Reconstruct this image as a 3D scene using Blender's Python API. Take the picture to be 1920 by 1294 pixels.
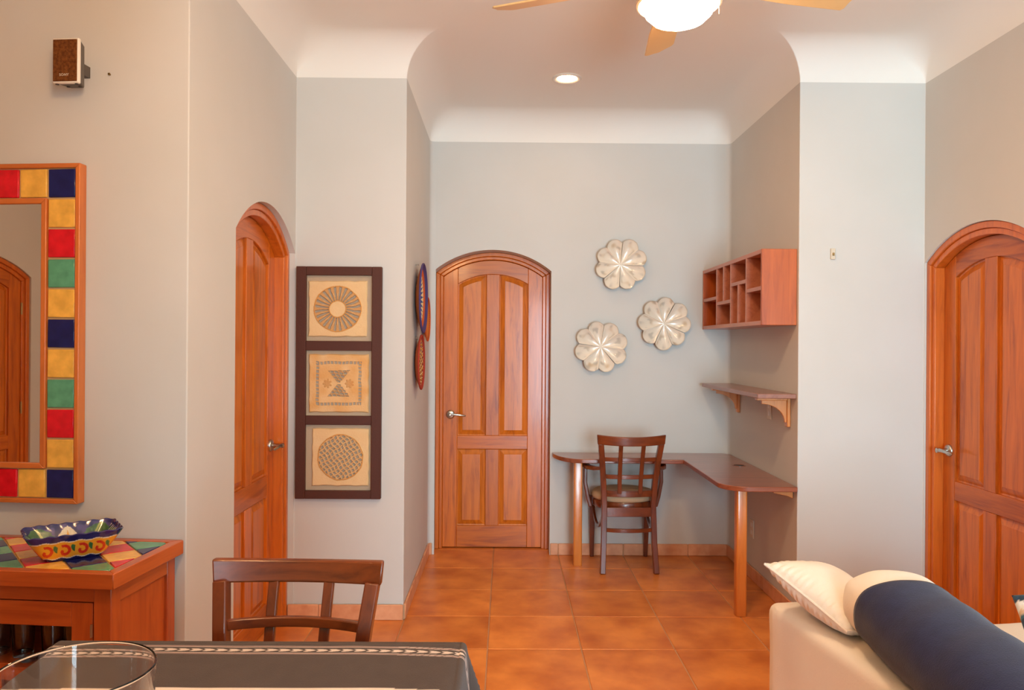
import bpy, bmesh, math, random
from math import sin, cos, pi, radians, sqrt, hypot, atan2, floor as fl
from mathutils import Vector, Matrix
random.seed(7)
for o in list(bpy.data.objects): bpy.data.objects.remove(o, do_unlink=True)
S = bpy.context.scene
COL = S.collection

# ------------------------------------------------------------------ camera
cam_d = bpy.data.cameras.new('camera'); cam = bpy.data.objects.new('camera', cam_d); COL.objects.link(cam)
cam_d.sensor_width = 36.0; cam_d.sensor_fit = 'HORIZONTAL'; cam_d.lens = 36.0 * 1460 / 1920
cam_d.clip_start = 0.02; cam_d.clip_end = 60
cam.matrix_world = Matrix.Translation((0, 0, 1.5)) @ Matrix.Rotation(radians(-0.44), 4, 'Z') @ Matrix.Rotation(radians(90), 4, 'X') @ Matrix.Rotation(radians(0.395), 4, 'Z')
S.camera = cam
# ------------------------------------------------------------------ world, daylight, exposure
W = bpy.data.worlds.new('sky'); S.world = W; W.use_nodes = True
W.node_tree.nodes['Background'].inputs[0].default_value = (0.75, 0.88, 1.0, 1)
W.node_tree.nodes['Background'].inputs[1].default_value = 1.0
DAY_W, FAN_E, DOWN_E, ADDED_PEND_E = 455, 106, 88, 72
ld = bpy.data.lights.new('window_daylight', 'AREA'); ld.shape = 'RECTANGLE'; ld.size = 2.1; ld.size_y = 2.36
ld.energy = DAY_W; ld.color = (0.54, 0.85, 1.02)
lo = bpy.data.objects.new('window_daylight', ld); COL.objects.link(lo)
lo.location = (1.45, -3.73, 1.2); lo.rotation_euler = (radians(90), 0, 0)   # faces +Y into the room
S.view_settings.view_transform = 'Standard'; S.view_settings.look = 'None'
S.view_settings.exposure = 0.0; S.view_settings.gamma = 1.0; S.view_settings.use_curve_mapping = False

# ------------------------------------------------------------------ helpers
def lin(c):
    def f(v):
        v /= 255.0
        return v / 12.92 if v <= 0.04045 else ((v + 0.055) / 1.055) ** 2.4
    return tuple(f(v) for v in c)
def mixc(a, b, t): return tuple(a[i] * (1 - t) + b[i] * t for i in range(3))
def sst(a, b, x):
    t = max(0.0, min(1.0, (x - a) / (b - a))); return t * t * (3 - 2 * t)
def hsh(i, j=0): 
    v = sin(i * 127.1 + j * 311.7) * 43758.5453; return v - fl(v)
def vn(x, y):
    i, j = fl(x), fl(y); a, b = x - i, y - j; a = a * a * (3 - 2 * a); b = b * b * (3 - 2 * b)
    return (hsh(i, j) * (1 - a) + hsh(i + 1, j) * a) * (1 - b) + (hsh(i, j + 1) * (1 - a) + hsh(i + 1, j + 1) * a) * b

class Geo:
    def __init__(s): s.v = []; s.f = []; s.c = []
    def add(s, vs, fs, cs=None):
        n = len(s.v); s.v += [tuple(p) for p in vs]; s.f += [tuple(i + n for i in q) for q in fs]
        if cs: s.c += cs
        return s
    def box(s, x0, x1, y0, y1, z0, z1):
        return s.add([(x0,y0,z0),(x1,y0,z0),(x1,y1,z0),(x0,y1,z0),(x0,y0,z1),(x1,y0,z1),(x1,y1,z1),(x0,y1,z1)],
                     [(0,3,2,1),(4,5,6,7),(0,1,5,4),(1,2,6,5),(2,3,7,6),(3,0,4,7)])
    def prism(s, poly, a0, a1, ax='y'):
        n = len(poly)
        def m(p, a):
            return {'y': (p[0], a, p[1]), 'x': (a, p[0], p[1]), 'z': (p[0], p[1], a)}[ax]
        vs = [m(p, a0) for p in poly] + [m(p, a1) for p in poly]
        fs = [tuple(range(n)), tuple(range(2*n-1, n-1, -1))] + [(i, i+n, (i+1) % n + n, (i+1) % n) for i in range(n)]
        return s.add(vs, fs)
    def loft(s, rings, cap0=True, cap1=True, closed=True):
        n = len(rings[0]); vs = [p for r in rings for p in r]; fs = []
        for k in range(len(rings) - 1):
            for i in range(n if closed else n - 1):
                j = (i + 1) % n; fs.append((k*n+i, k*n+j, (k+1)*n+j, (k+1)*n+i))
        if cap0: fs.append(tuple(range(n-1, -1, -1)))
        if cap1: fs.append(tuple((len(rings)-1)*n + i for i in range(n)))
        return s.add(vs, fs)
    def welded(s): s.weld = True; return s
    def lathe(s, prof, n=32, c=(0, 0, 0), ax='z', cap0=False, cap1=False):
        rings = []
        for r, h in prof:
            ring = []
            for i in range(n):
                a = 2 * pi * i / n; p = (r * cos(a), r * sin(a), h)
                if ax == 'x': p = (p[2], p[0], p[1])
                if ax == 'y': p = (p[0], p[2], p[1])
                ring.append((p[0] + c[0], p[1] + c[1], p[2] + c[2]))
            rings.append(ring)
        return s.loft(rings, cap0, cap1)
    def sweep(s, path, prof, up=(0, 0, 1), caps=True, scale=None):
        """prof: list of (side, up) offsets swept along path"""
        P = [Vector(p) for p in path]; rings = []
        for i, p in enumerate(P):
            t = (P[min(i+1, len(P)-1)] - P[max(i-1, 0)]).normalized(); u = Vector(up)
            side = t.cross(u)
            if side.length < 1e-5: side = t.cross(Vector((1, 0, 0)))
            side.normalize(); u2 = side.cross(t); k = scale[i] if scale else 1
            rings.append([tuple(p + side * a * k + u2 * b * k) for a, b in prof])
        return s.loft(rings, caps, caps)
    def bar(s, path, w, h, up=(0, 0, 1), scale=None):
        return s.sweep(path, [(-w/2, -h/2), (w/2, -h/2), (w/2, h/2), (-w/2, h/2)], up, True, scale)
    def tube(s, path, r, n=12, scale=None):
        return s.sweep(path, [(r*cos(2*pi*i/n), r*sin(2*pi*i/n)) for i in range(n)], (0, 0, 1), True, scale)
    def grid(s, fn, nu, nv, cf=None, wrap_u=False):
        vs = []; cs = []
        for j in range(nv + 1):
            for i in range(nu + (0 if wrap_u else 1)):
                u, v = i / nu, j / nv; vs.append(fn(u, v))
                if cf: cs.append(cf(u, v))
        m = nu + (0 if wrap_u else 1)
        fs = [(j*m+i, j*m+(i+1) % m, (j+1)*m+(i+1) % m, (j+1)*m+i) for j in range(nv) for i in range(nu)]
        return s.add(vs, fs, cs if cf else None)
    def mesh(s, name, fixn=True):
        me = bpy.data.meshes.new(name); me.from_pydata(s.v, [], s.f); me.update()
        if fixn:
            bm = bmesh.new(); bm.from_mesh(me)
            if getattr(s, 'weld', False): bmesh.ops.remove_doubles(bm, verts=bm.verts, dist=1e-5); bmesh.ops.dissolve_degenerate(bm, edges=bm.edges, dist=1e-6)
            bmesh.ops.recalc_face_normals(bm, faces=bm.faces); bm.to_mesh(me); bm.free()
        if s.c:
            at = me.color_attributes.new('Col', 'FLOAT_COLOR', 'POINT')
            flat = []
            for c in s.c: flat += [c[0], c[1], c[2], 1.0]
            at.data.foreach_set('color', flat)
        return me
    def build(s, name, mat, parent=None, smooth=False, bevel=0, angle=40, fixn=True, seg=2, loc=None):
        return link(name, s.mesh(name, fixn), mat, parent, smooth, bevel, angle, seg, loc)

def link(name, me, mat, parent=None, smooth=False, bevel=0, angle=40, seg=2, loc=None):
    o = bpy.data.objects.new(name, me); COL.objects.link(o)
    if mat is not None and not me.materials: me.materials.append(mat)
    if parent is not None: o.parent = parent
    if loc is not None: o.location = loc
    if bevel:
        b = o.modifiers.new('bevel', 'BEVEL'); b.width = bevel; b.segments = seg; b.limit_method = 'ANGLE'; b.angle_limit = radians(angle); b.harden_normals = False
        smooth = True
    if smooth:
        me.polygons.foreach_set('use_smooth', [True] * len(me.polygons))
        try: me.set_sharp_from_angle(angle=radians(angle if not bevel else 60))
        except Exception: pass
    return o
def empty(name, loc=(0, 0, 0), rz=0, parent=None):
    o = bpy.data.objects.new(name, None); COL.objects.link(o); o.location = loc; o.rotation_euler = (0, 0, rz); o.empty_display_size = .05
    if parent is not None: o.parent = parent
    return o
def tag(o, label, cat, group=None, kind=None):
    o['label'] = label; o['category'] = cat
    if group: o['group'] = group
    if kind: o['kind'] = kind
    return o
def struct(o, label, cat): return tag(o, label, cat, None, 'structure')

# ------------------------------------------------------------------ materials
def mat(name, base, rough=.5, spec=.5, coat=0, coat_r=.1, metal=0, var=None, vscale=8, bump=0, bscale=40, trans=0, ior=1.45, emis=None, es=0, sheen=0, objrand=0, detail=4):
    m = bpy.data.materials.new(name); m.use_nodes = True; nt = m.node_tree; b = nt.nodes['Principled BSDF']
    c = lin(base) if max(base) > 1.01 else base
    b.inputs['Base Color'].default_value = (*c, 1); b.inputs['Roughness'].default_value = rough
    b.inputs['Specular IOR Level'].default_value = spec; b.inputs['Metallic'].default_value = metal
    b.inputs['Coat Weight'].default_value = coat; b.inputs['Coat Roughness'].default_value = coat_r
    b.inputs['Transmission Weight'].default_value = trans; b.inputs['IOR'].default_value = ior
    b.inputs['Sheen Weight'].default_value = sheen
    if emis: b.inputs['Emission Color'].default_value = (*emis, 1); b.inputs['Emission Strength'].default_value = es
    if var is not None or bump:
        tc = nt.nodes.new('ShaderNodeTexCoord')
        src = tc.outputs['Object']
        if objrand:
            oi = nt.nodes.new('ShaderNodeObjectInfo'); va = nt.nodes.new('ShaderNodeVectorMath'); va.operation = 'SCALE'
            cx = nt.nodes.new('ShaderNodeCombineXYZ')
            for k in range(3): nt.links.new(oi.outputs['Random'], cx.inputs[k])
            nt.links.new(cx.outputs[0], va.inputs[0]); va.inputs['Scale'].default_value = 37.0
            ad = nt.nodes.new('ShaderNodeVectorMath'); ad.operation = 'ADD'; nt.links.new(src, ad.inputs[0]); nt.links.new(va.outputs[0], ad.inputs[1]); src = ad.outputs[0]
        if var is not None:
            n = nt.nodes.new('ShaderNodeTexNoise'); n.inputs['Scale'].default_value = vscale; n.inputs['Detail'].default_value = detail
            nt.links.new(src, n.inputs['Vector'])
            r = nt.nodes.new('ShaderNodeValToRGB'); r.color_ramp.elements[0].position = .32; r.color_ramp.elements[1].position = .68
            r.color_ramp.elements[0].color = (*c, 1); c2 = lin(var) if max(var) > 1.01 else var
            r.color_ramp.elements[1].color = (*c2, 1)
            nt.links.new(n.outputs['Fac'], r.inputs['Fac']); out = r.outputs['Color']
            if objrand:
                hs = nt.nodes.new('ShaderNodeHueSaturation'); mr = nt.nodes.new('ShaderNodeMapRange')
                mr.inputs['To Min'].default_value = 1 - objrand; mr.inputs['To Max'].default_value = 1 + objrand
                nt.links.new(oi.outputs['Random'], mr.inputs['Value']); nt.links.new(mr.outputs[0], hs.inputs['Value']); nt.links.new(out, hs.inputs['Color']); out = hs.outputs['Color']
            nt.links.new(out, b.inputs['Base Color'])
        if bump:
            n2 = nt.nodes.new('ShaderNodeTexNoise'); n2.inputs['Scale'].default_value = bscale; n2.inputs['Detail'].default_value = 5
            nt.links.new(tc.outputs['Object'], n2.inputs['Vector'])
            bp = nt.nodes.new('ShaderNodeBump'); bp.inputs['Strength'].default_value = bump; bp.inputs['Distance'].default_value = .01
            nt.links.new(n2.outputs['Fac'], bp.inputs['Height']); nt.links.new(bp.outputs[0], b.inputs['Normal'])
    return m
def wood(name, dark, light, ax='z', rough=.35, coat=.4, coat_r=.12, rand=.10, stretch=26, fine=2.2):
    m = bpy.data.materials.new(name); m.use_nodes = True; nt = m.node_tree; b = nt.nodes['Principled BSDF']; N = nt.nodes.new; L = nt.links.new
    tc = N('ShaderNodeTexCoord'); oi = N('ShaderNodeObjectInfo'); cx = N('ShaderNodeCombineXYZ'); sc = N('ShaderNodeVectorMath'); sc.operation = 'SCALE'; sc.inputs['Scale'].default_value = 23.0
    for k in range(3): L(oi.outputs['Random'], cx.inputs[k])
    L(cx.outputs[0], sc.inputs[0]); ad = N('ShaderNodeVectorMath'); ad.operation = 'ADD'; L(tc.outputs['Object'], ad.inputs[0]); L(sc.outputs[0], ad.inputs[1])
    mp = N('ShaderNodeMapping'); s = [stretch] * 3; s['xyz'.index(ax)] = fine; mp.inputs['Scale'].default_value = s; L(ad.outputs[0], mp.inputs['Vector'])
    n = N('ShaderNodeTexNoise'); n.inputs['Scale'].default_value = 1.0; n.inputs['Detail'].default_value = 6; n.inputs['Roughness'].default_value = .62; n.inputs['Distortion'].default_value = .8; L(mp.outputs[0], n.inputs['Vector'])
    r = N('ShaderNodeValToRGB'); e = r.color_ramp.elements; e[0].position = .30; e[1].position = .66
    d, l = lin(dark), lin(light); e[0].color = (*d, 1); e[1].color = (*l, 1)
    k = r.color_ramp.elements.new(.47); mm = mixc(d, l, .62); k.color = (*mm, 1)
    L(n.outputs['Fac'], r.inputs['Fac'])
    hs = N('ShaderNodeHueSaturation'); mr = N('ShaderNodeMapRange'); mr.inputs['To Min'].default_value = 1 - rand; mr.inputs['To Max'].default_value = 1 + rand
    L(oi.outputs['Random'], mr.inputs['Value']); L(mr.outputs[0], hs.inputs['Value']); L(r.outputs['Color'], hs.inputs['Color']); L(hs.outputs['Color'], b.inputs['Base Color'])
    b.inputs['Roughness'].default_value = rough; b.inputs['Coat Weight'].default_value = coat; b.inputs['Coat Roughness'].default_value = coat_r
    return m
def vcol(name, rough=.5, coat=0, spec=.5, bump=0, bscale=200, sheen=0, coat_r=.08):
    m = mat(name, (.5, .5, .5), rough, spec, coat, coat_r, bump=bump, bscale=bscale, sheen=sheen); nt = m.node_tree
    a = nt.nodes.new('ShaderNodeAttribute'); a.attribute_name = 'Col'; nt.links.new(a.outputs['Color'], nt.nodes['Principled BSDF'].inputs['Base Color'])
    return m
def emit(name, col, st):
    m = bpy.data.materials.new(name); m.use_nodes = True; nt = m.node_tree; nt.nodes.clear()
    e = nt.nodes.new('ShaderNodeEmission'); o = nt.nodes.new('ShaderNodeOutputMaterial'); e.inputs[0].default_value = (*col, 1); e.inputs[1].default_value = st
    nt.links.new(e.outputs[0], o.inputs[0]); return m

M = {}
M['wall'] = mat('greige_wall_paint', (208, 205, 199), .75, .25, var=(211, 208, 203), vscale=2.5, bump=.06, bscale=9)
M['ceil'] = mat('white_ceiling_paint', (240, 236, 229), .8, .2, bump=.04, bscale=7)
M['dz'] = wood('orange_door_wood_upright', (160, 70, 8), (212, 110, 22), 'z', coat=.22)
M['dx'] = wood('orange_door_wood_across', (156, 68, 8), (208, 108, 22), 'x', coat=.22)
M['dp'] = wood('orange_door_panel_wood', (168, 78, 12), (220, 120, 28), 'z', rand=.06, coat=.22)
M['df'] = wood('orange_door_frame_wood', (186, 88, 20), (216, 112, 32), 'z', rand=.06, coat=.3)
M['cx'] = wood('console_wood_across', (160, 66, 20), (192, 90, 34), 'x', rand=.05)
M['cy'] = wood('console_wood_deep', (166, 74, 26), (200, 100, 42), 'y', rand=.05)
M['cz'] = wood('console_wood_upright', (158, 64, 20), (190, 88, 32), 'z', rand=.05)
M['mf'] = wood('mirror_frame_wood', (190, 96, 40), (214, 120, 54), 'z', rand=.05)
M['mfx'] = wood('mirror_frame_wood_across', (190, 96, 40), (214, 120, 54), 'x', rand=.05)
M['chz'] = wood('dark_chair_wood_upright', (78, 30, 9), (122, 54, 20), 'z', .3, .4, rand=.05)
M['chx'] = wood('dark_chair_wood_across', (82, 32, 9), (128, 58, 22), 'x', .3, .4, rand=.05)
M['desk'] = wood('reddish_desk_top_wood', (120, 58, 34), (158, 84, 54), 'x', .28, .6, rand=.03)
M['leg'] = wood('honey_desk_leg_wood', (200, 112, 44), (222, 136, 60), 'z', .3, .5, rand=.03)
M['cub'] = wood('cubby_wood', (158, 70, 22), (196, 96, 34), 'z', .35, .2, rand=.03)
M['cubin'] = wood('cubby_inner_wood', (122, 46, 16), (156, 66, 26), 'z', .4, .3, rand=.05)
M['cubf'] = wood('cubby_edge_wood', (176, 104, 78), (200, 126, 96), 'y', .4, .3, rand=.04)
M['shf'] = wood('wall_shelf_wood', (122, 74, 58), (158, 104, 84), 'y', .35, .4, rand=.03)
M['brk'] = wood('bracket_wood', (190, 106, 48), (220, 142, 74), 'z', .35, .4, rand=.05)
M['tile'] = mat('terracotta_floor_tile', (198, 106, 42), .34, .5, var=(238, 148, 70), vscale=5, objrand=.07, bump=.05, bscale=25, detail=7)
M['skirt'] = mat('terracotta_skirting_tile', (212, 142, 100), .4, .5, var=(232, 170, 128), vscale=14, objrand=.06)
M['grout'] = mat('pale_grout', (196, 150, 112), .8, .2)
M['steel'] = mat('brushed_nickel', (190, 188, 182), .28, .5, metal=1)
M['brass'] = mat('aged_brass', (170, 140, 90), .35, .5, metal=1)
M['black'] = mat('black_rubber', (28, 27, 26), .5)
M['white_pl'] = mat('white_plastic', (226, 222, 214), .4)
M['ivory'] = mat('ivory_plastic', (214, 200, 178), .4)
M['beige_f'] = mat('beige_slipcover', (236, 224, 208), .9, .1, bump=.12, bscale=160, var=(239, 228, 213), vscale=3, sheen=.2)
M['navy'] = mat('navy_throw', (30, 30, 62), .95, .05, bump=.2, bscale=260, sheen=.2, var=(36, 36, 70), vscale=30)
M['seatfab'] = mat('tan_seat_fabric', (200, 172, 138), .85, .15, bump=.1, bscale=200)
M['sony'] = mat('brown_speaker_cloth', (88, 50, 24), .9, .1, var=(126, 76, 38), vscale=90, bump=.3, bscale=300)
M['spk'] = mat('white_speaker_shell', (232, 222, 208), .4)
M['spkd'] = mat('grey_speaker_back', (92, 82, 74), .5)
M['glass'] = mat('clear_glass', (1, 1, 1), .02, .5, trans=1, ior=1.45)
M['pane'] = mat('cabinet_glass', (1, 1, 1), .03, .5, trans=1, ior=1.05)
M['mirror'] = mat('mirror_silver', (.93, .92, .90), .015, .5, metal=1)
M['brownframe'] = mat('dark_brown_painted_frame', (84, 48, 38), .55, .3, bump=.1, bscale=120)
M['linen'] = mat('linen_backing', (190, 168, 142), .9, .1, bump=.2, bscale=300)
M['vc_gloss'] = vcol('painted_glaze', .12, .6)
M['vc_matte'] = vcol('woven_fibre', .8, 0, .2, bump=.25, bscale=160)
M['vc_paper'] = vcol('handmade_paper', .9, 0, .1, bump=.2, bscale=120)
M['vc_cloth'] = vcol('woven_cloth', .95, 0, .08, bump=.25, bscale=350, sheen=.1)
M['petal'] = vcol('capiz_petal', .3, 1.0, .6, bump=.05, bscale=40, coat_r=.11)
M['fanblade'] = mat('maple_fan_blade', (226, 184, 124), .45, var=(232, 194, 136), vscale=4)
M['fanmet'] = mat('warm_white_fan_metal', (232, 206, 172), .3, metal=.3)
M['bowl_e'] = emit('lit_fan_bowl', (1.0, .66, .38), FAN_E)
M['added_pend_e'] = emit('added_pendant_glow', (1.0, .60, .28), ADDED_PEND_E)  # glow of the added fill lamp over the table
M['lens_e'] = emit('lit_downlight_lens', (1.0, .58, .28), DOWN_E)
for k, c in dict(red=(206, 18, 34), yellow=(226, 170, 72), blue=(20, 24, 84), green=(84, 150, 116)).items():
    M['t_' + k] = mat('glazed_tile_' + k, c, .12, .5, coat=.12, var=tuple(min(255, v * 1.12 + 4) for v in c), vscale=24, objrand=.03)
M['tgrout'] = mat('tan_tile_grout', (206, 168, 120), .85, .1)

# ------------------------------------------------------------------ room shell
ZC, CR = 2.95, 0.20          # cove starts / cove radius; ceiling at ZC+CR
MA = radians(5.5)            # the mirror wall stands slightly off square
OUT = [(4.2, -3.6), (4.2, 2.5), (2.29, 2.5), (2.29, 4.25), (1.60, 4.25), (1.60, 5.57), (-.55, 5.57), (-.55, 4.25), (-1.15, 4.25), (-1.15, 2.82), (-4.2, 2.82 + 3.05 * math.tan(MA)), (-4.2, -.75), (.30, -.75), (.30, -3.6)]
NV = len(OUT)
def edge_dir(i):
    a, b = OUT[i], OUT[(i + 1) % NV]; d = hypot(b[0] - a[0], b[1] - a[1]); return ((b[0] - a[0]) / d, (b[1] - a[1]) / d)
def turn(i):
    a, b = edge_dir(i - 1), edge_dir(i); return a[0] * b[1] - a[1] * b[0]
def offs(i, o):
    a, b = edge_dir(i - 1), edge_dir(i); na, nb = (-a[1], a[0]), (-b[1], b[0]); k = 1 + na[0] * nb[0] + na[1] * nb[1]
    return (OUT[i][0] + o * (na[0] + nb[0]) / k, OUT[i][1] + o * (na[1] + nb[1]) / k)
def corner_pts(i, o, r, n=8):
    p = offs(i, o); a, b = edge_dir(i - 1), edge_dir(i)
    if turn(i) < 0: r = min(r, .006)
    p0 = (p[0] - a[0] * r, p[1] - a[1] * r); p1 = (p[0] + b[0] * r, p[1] + b[1] * r); res = []
    for k in range(n + 1):
        t = k / n; w0, w1, w2 = (1 - t) ** 2 , 2 * t * (1 - t), t * t
        res.append((p0[0] * w0 + p[0] * w1 + p1[0] * w2, p0[1] * w0 + p[1] * w1 + p1[1] * w2))
    return res
FR = {i: .045 for i in range(NV)}; FR[8] = .004; FR[3] = .004
g = Geo(); rings = []
for k in range(13):
    th = pi / 2 * k / 12; o = CR * (1 - cos(th)); z = ZC + CR * sin(th); ring = []
    for i in range(NV):
        r = FR[i] + (.13 - FR[i]) * sst(0, .6, k / 12)
        if turn(i) < 0: r = .006
        ring += [(x, y, z) for x, y in corner_pts(i, o, r)]
    rings.append(ring)
g.loft(rings, False, True)
struct(g.build('ceiling', M['ceil'], smooth=True, angle=35), 'white plaster ceiling with a rounded cove where it meets the walls', 'ceiling')

def arc_fn(w, zs, za, d=0.0):
    s = za - zs; R = (w * w / 4 + s * s) / (2 * s); zc = za - R
    return lambda x: zc + sqrt(max(1e-9, (R - d) ** 2 - x * x))
def make_wall(name, i, label, hole=None):
    """wall on outline edge i; hole = (centre distance along edge, width, spring z, apex z, niche depth)"""
    a, d = OUT[i], edge_dir(i); b = OUT[(i + 1) % NV]; Ln = hypot(b[0] - a[0], b[1] - a[1]); nrm = (d[1], -d[0])   # out of the room
    g = Geo()
    c0 = corner_pts(i, 0, FR[i])[4:]; c1 = corner_pts((i + 1) % NV, 0, FR[(i + 1) % NV])[:5]
    for pts in (c0, c1):
        g.grid(lambda u, v: (*pts[int(round(u * 4))], v * ZC), 4, 1)
    def P(s, z, dep=0): return (a[0] + d[0] * s + nrm[0] * dep, a[1] + d[1] * s + nrm[1] * dep, z)
    s0 = hypot(c0[-1][0] - a[0], c0[-1][1] - a[1]); s1 = Ln - hypot(c1[0][0] - b[0], c1[0][1] - b[1])
    def quad(sa, sb, za0, zb0, za1, zb1): g.add([P(sa, za0), P(sb, zb0), P(sb, zb1), P(sa, za1)], [(0, 1, 2, 3)])
    if hole is None: quad(s0, s1, 0, 0, ZC, ZC)
    else:
        hc, w, zs, za, dep = hole; f = arc_fn(w, zs, za); ha, hb = hc - w / 2, hc + w / 2
        quad(s0, ha, 0, 0, ZC, ZC); quad(hb, s1, 0, 0, ZC, ZC); n = 24
        xs = [ha + w * k / n for k in range(n + 1)]; zz = [f(x - hc) for x in xs]
        for k in range(n):
            quad(xs[k], xs[k+1], zz[k], zz[k+1], ZC, ZC)
            g.add([P(xs[k], zz[k]), P(xs[k+1], zz[k+1]), P(xs[k+1], zz[k+1], dep), P(xs[k], zz[k], dep)], [(0, 1, 2, 3)])
        g.add([P(ha, 0), P(ha, zz[0]), P(ha, zz[0], dep), P(ha, 0, dep)], [(0, 1, 2, 3)])
        g.add([P(hb, 0), P(hb, zz[-1]), P(hb, zz[-1], dep), P(hb, 0, dep)], [(0, 1, 2, 3)])
        poly = [P(ha, -.02, dep), P(hb, -.02, dep)] + [P(x, z, dep) for x, z in zip(reversed(xs), reversed(zz))]
        g.add(poly, [tuple(range(len(poly)))])
    o = g.build(name, M['wall'], smooth=True, angle=30)
    return struct(o, label, 'wall')
make_wall('wall_living', 0, 'living room side wall far right of the picture')
make_wall('wall_living_end', 1, 'living room end wall beside the right door')
make_wall('wall_right', 2, 'right side wall with the arched door behind the sofa', (1.75 - .005 - .465, .93, 1.965, 2.115, .20))
make_wall('wall_pier_right', 3, 'pale wall pier at right of the desk alcove')
make_wall('wall_alcove_right', 4, 'shaded side wall of the alcove that carries cubby and shelf')
make_wall('wall_back', 5, 'back wall of the alcove with arched door and shell flowers', (1.60 + .0975, .837, 2.03, 2.18, .30))
make_wall('wall_alcove_left', 6, 'narrow side wall of the alcove where the woven baskets hang')
make_wall('wall_pier_left', 7, 'wall pier behind the tall framed three-tile artwork')
make_wall('wall_left', 8, 'left wall strip with the arched door beside the artwork', (.005 + .465, .93, 1.99, 2.175, .24))
make_wall('wall_mirror', 9, 'warm beige wall with the tile mirror and loudspeaker')
LDY = .585                                   # door seen in the mirror
make_wall('wall_far_left', 10, 'dining side wall with the arched door seen in the mirror', (OUT[10][1] - LDY, .93, 1.99, 2.14, .20))
# added light-blocking partition, then rear wall with the garden window the daylight comes through
make_wall('wall_added_screen', 11, 'unseen partition added to hold daylight off the mirror wall')  # added, unseen: placed so less daylight reaches the mirror wall
make_wall('wall_added_screen_side', 12, 'unseen side of the added partition, limiting the window light')  # added, unseen: flank of the same screen, narrows the window light
g = Geo(); x0, x1, zt = .40, 2.50, 2.4
g.box(.30, x0, -3.72, -3.6, 0, ZC); g.box(x1, 4.2, -3.72, -3.6, 0, ZC); g.box(x0, x1, -3.72, -3.6, zt, ZC)
struct(g.build('wall_rear', M['wall']), 'rear wall behind the camera with the wide garden window', 'wall')
wn = struct(empty('window_1', ((x0 + x1) / 2, -3.66, 0)), 'wide wooden garden window behind the camera', 'window')
hw = (x1 - x0) / 2
Geo().box(-hw, -hw + .06, -.04, .04, 0, zt).build('window_frame', M['dz'], wn); Geo().box(hw - .06, hw, -.04, .04, 0, zt).build('window_frame', M['dz'], wn)
Geo().box(-hw + .06, hw - .06, -.04, .04, zt - .06, zt).build('window_frame', M['dx'], wn)
for xx in (0,): Geo().box(xx - .035, xx + .035, -.03, .03, 0, zt - .06).build('mullion', M['dz'], wn)
# floor: grout bed + every tile its own piece
TS, TX, TY = .464, -.081, 5.696
fo = struct(Geo().box(-4.4, 4.4, -3.8, 6.0, -.06, -.004).build('floor', M['grout']), 'terracotta tile floor with pale grout lines', 'floor')
me_t = Geo().box(-TS/2 + .003, TS/2 - .003, -TS/2 + .003, TS/2 - .003, -.012, 0).mesh('floor_tile')
me_t.materials.append(M['tile'])
tiles = []
for i in range(-10, 10):
    for j in range(-21, 1):
        cx, cy = TX + (i + .5) * TS, TY + (j + .5) * TS
        if cx < -4.2 - TS/2 or (cy < -.75 - TS/2 and cx < .3 - TS/2) or cx > 4.2 + TS/2 or (cx > 2.29 + TS/2 and cy > 2.5 + TS/2) or cy < -3.6 - TS/2 or cy > 5.95: continue
        if cy > 3.1 + TS/2 and cx < -1.25 - TS/2: continue
        if cy > 4.3 + TS/2 and (cx > 1.63 + TS/2 or cx < -.58 - TS/2): continue
        tiles.append((abs(cy - 3.2), cx, cy))
tiles.sort()
print('TILES', len(tiles))
rest = Geo()
for _, cx, cy in tiles[300:]: rest.box(cx - TS/2 + .003, cx + TS/2 - .003, cy - TS/2 + .003, cy + TS/2 - .003, -.012, 0)
if rest.v: rest.build('floor_tiles', M['tile'], fo)['kind'] = 'stuff'
for _, cx, cy in tiles[:300]:
    o = link('floor_tile', me_t, None, fo, loc=(cx, cy, 0)); o.rotation_euler.z = random.choice((0, pi/2, pi, -pi/2))
    b = o.modifiers.new('bevel', 'BEVEL'); b.width = .0025; b.segments = 1

# skirting tiles
def skirting(name, label, p0, p1, nrm, starts):
    """starts: joint positions (distance from p0)"""
    L_ = hypot(p1[0] - p0[0], p1[1] - p0[1]); d = ((p1[0] - p0[0]) / L_, (p1[1] - p0[1]) / L_)
    rz = atan2(d[1], d[0]); flip = -1 if (-d[1] * nrm[0] + d[0] * nrm[1]) < 0 else 1
    y0, y1 = sorted((0, flip * .008))
    o = Geo().box(0, L_, y0, y1, 0, .080).build(name, M['grout'], loc=(p0[0], p0[1], 0)); o.rotation_euler.z = rz
    struct(o, label, 'baseboard')
    js = [0] + [s for s in starts if .02 < s < L_ - .02] + [L_]
    y0, y1 = sorted((flip * .001, flip * .013))
    for a, b in zip(js, js[1:]):
        Geo().box(a + .002, b - .002, y0, y1, .001, .084).build('skirting_tile', M['skirt'], o, bevel=.003, seg=1)
gx = [TX + k * TS for k in range(-4, 7)]; gy = [TY - k * TS for k in range(0, 12)]
skirting('baseboard_back', 'terracotta skirting under the desk along the back wall', (.325, 5.57), (1.60, 5.57), (0, -1), [x - .325 for x in gx])
skirting('baseboard_back_corner', 'short terracotta skirting piece left of the alcove door', (-.55, 5.57), (-.52, 5.57), (0, -1), [])
skirting('baseboard_alcove_right', 'terracotta skirting below the outlet on the shaded alcove wall', (1.60, 4.25), (1.60, 5.57), (-1, 0), [y - 4.25 for y in sorted(gy)])
skirting('baseboard_alcove_left', 'terracotta skirting under the woven baskets', (-.55, 4.25), (-.55, 5.57), (1, 0), [y - 4.25 for y in sorted(gy)])
skirting('baseboard_pier_left', 'terracotta skirting below the framed artwork', (-1.178, 4.244), (-.55, 4.244), (0, -1), [x + 1.178 for x in gx])
skirting('baseboard_pier_right', 'terracotta skirting of the right pier behind the sofa', (1.60, 4.25), (2.29, 4.25), (0, -1), [x - 1.6 for x in gx])
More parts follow.
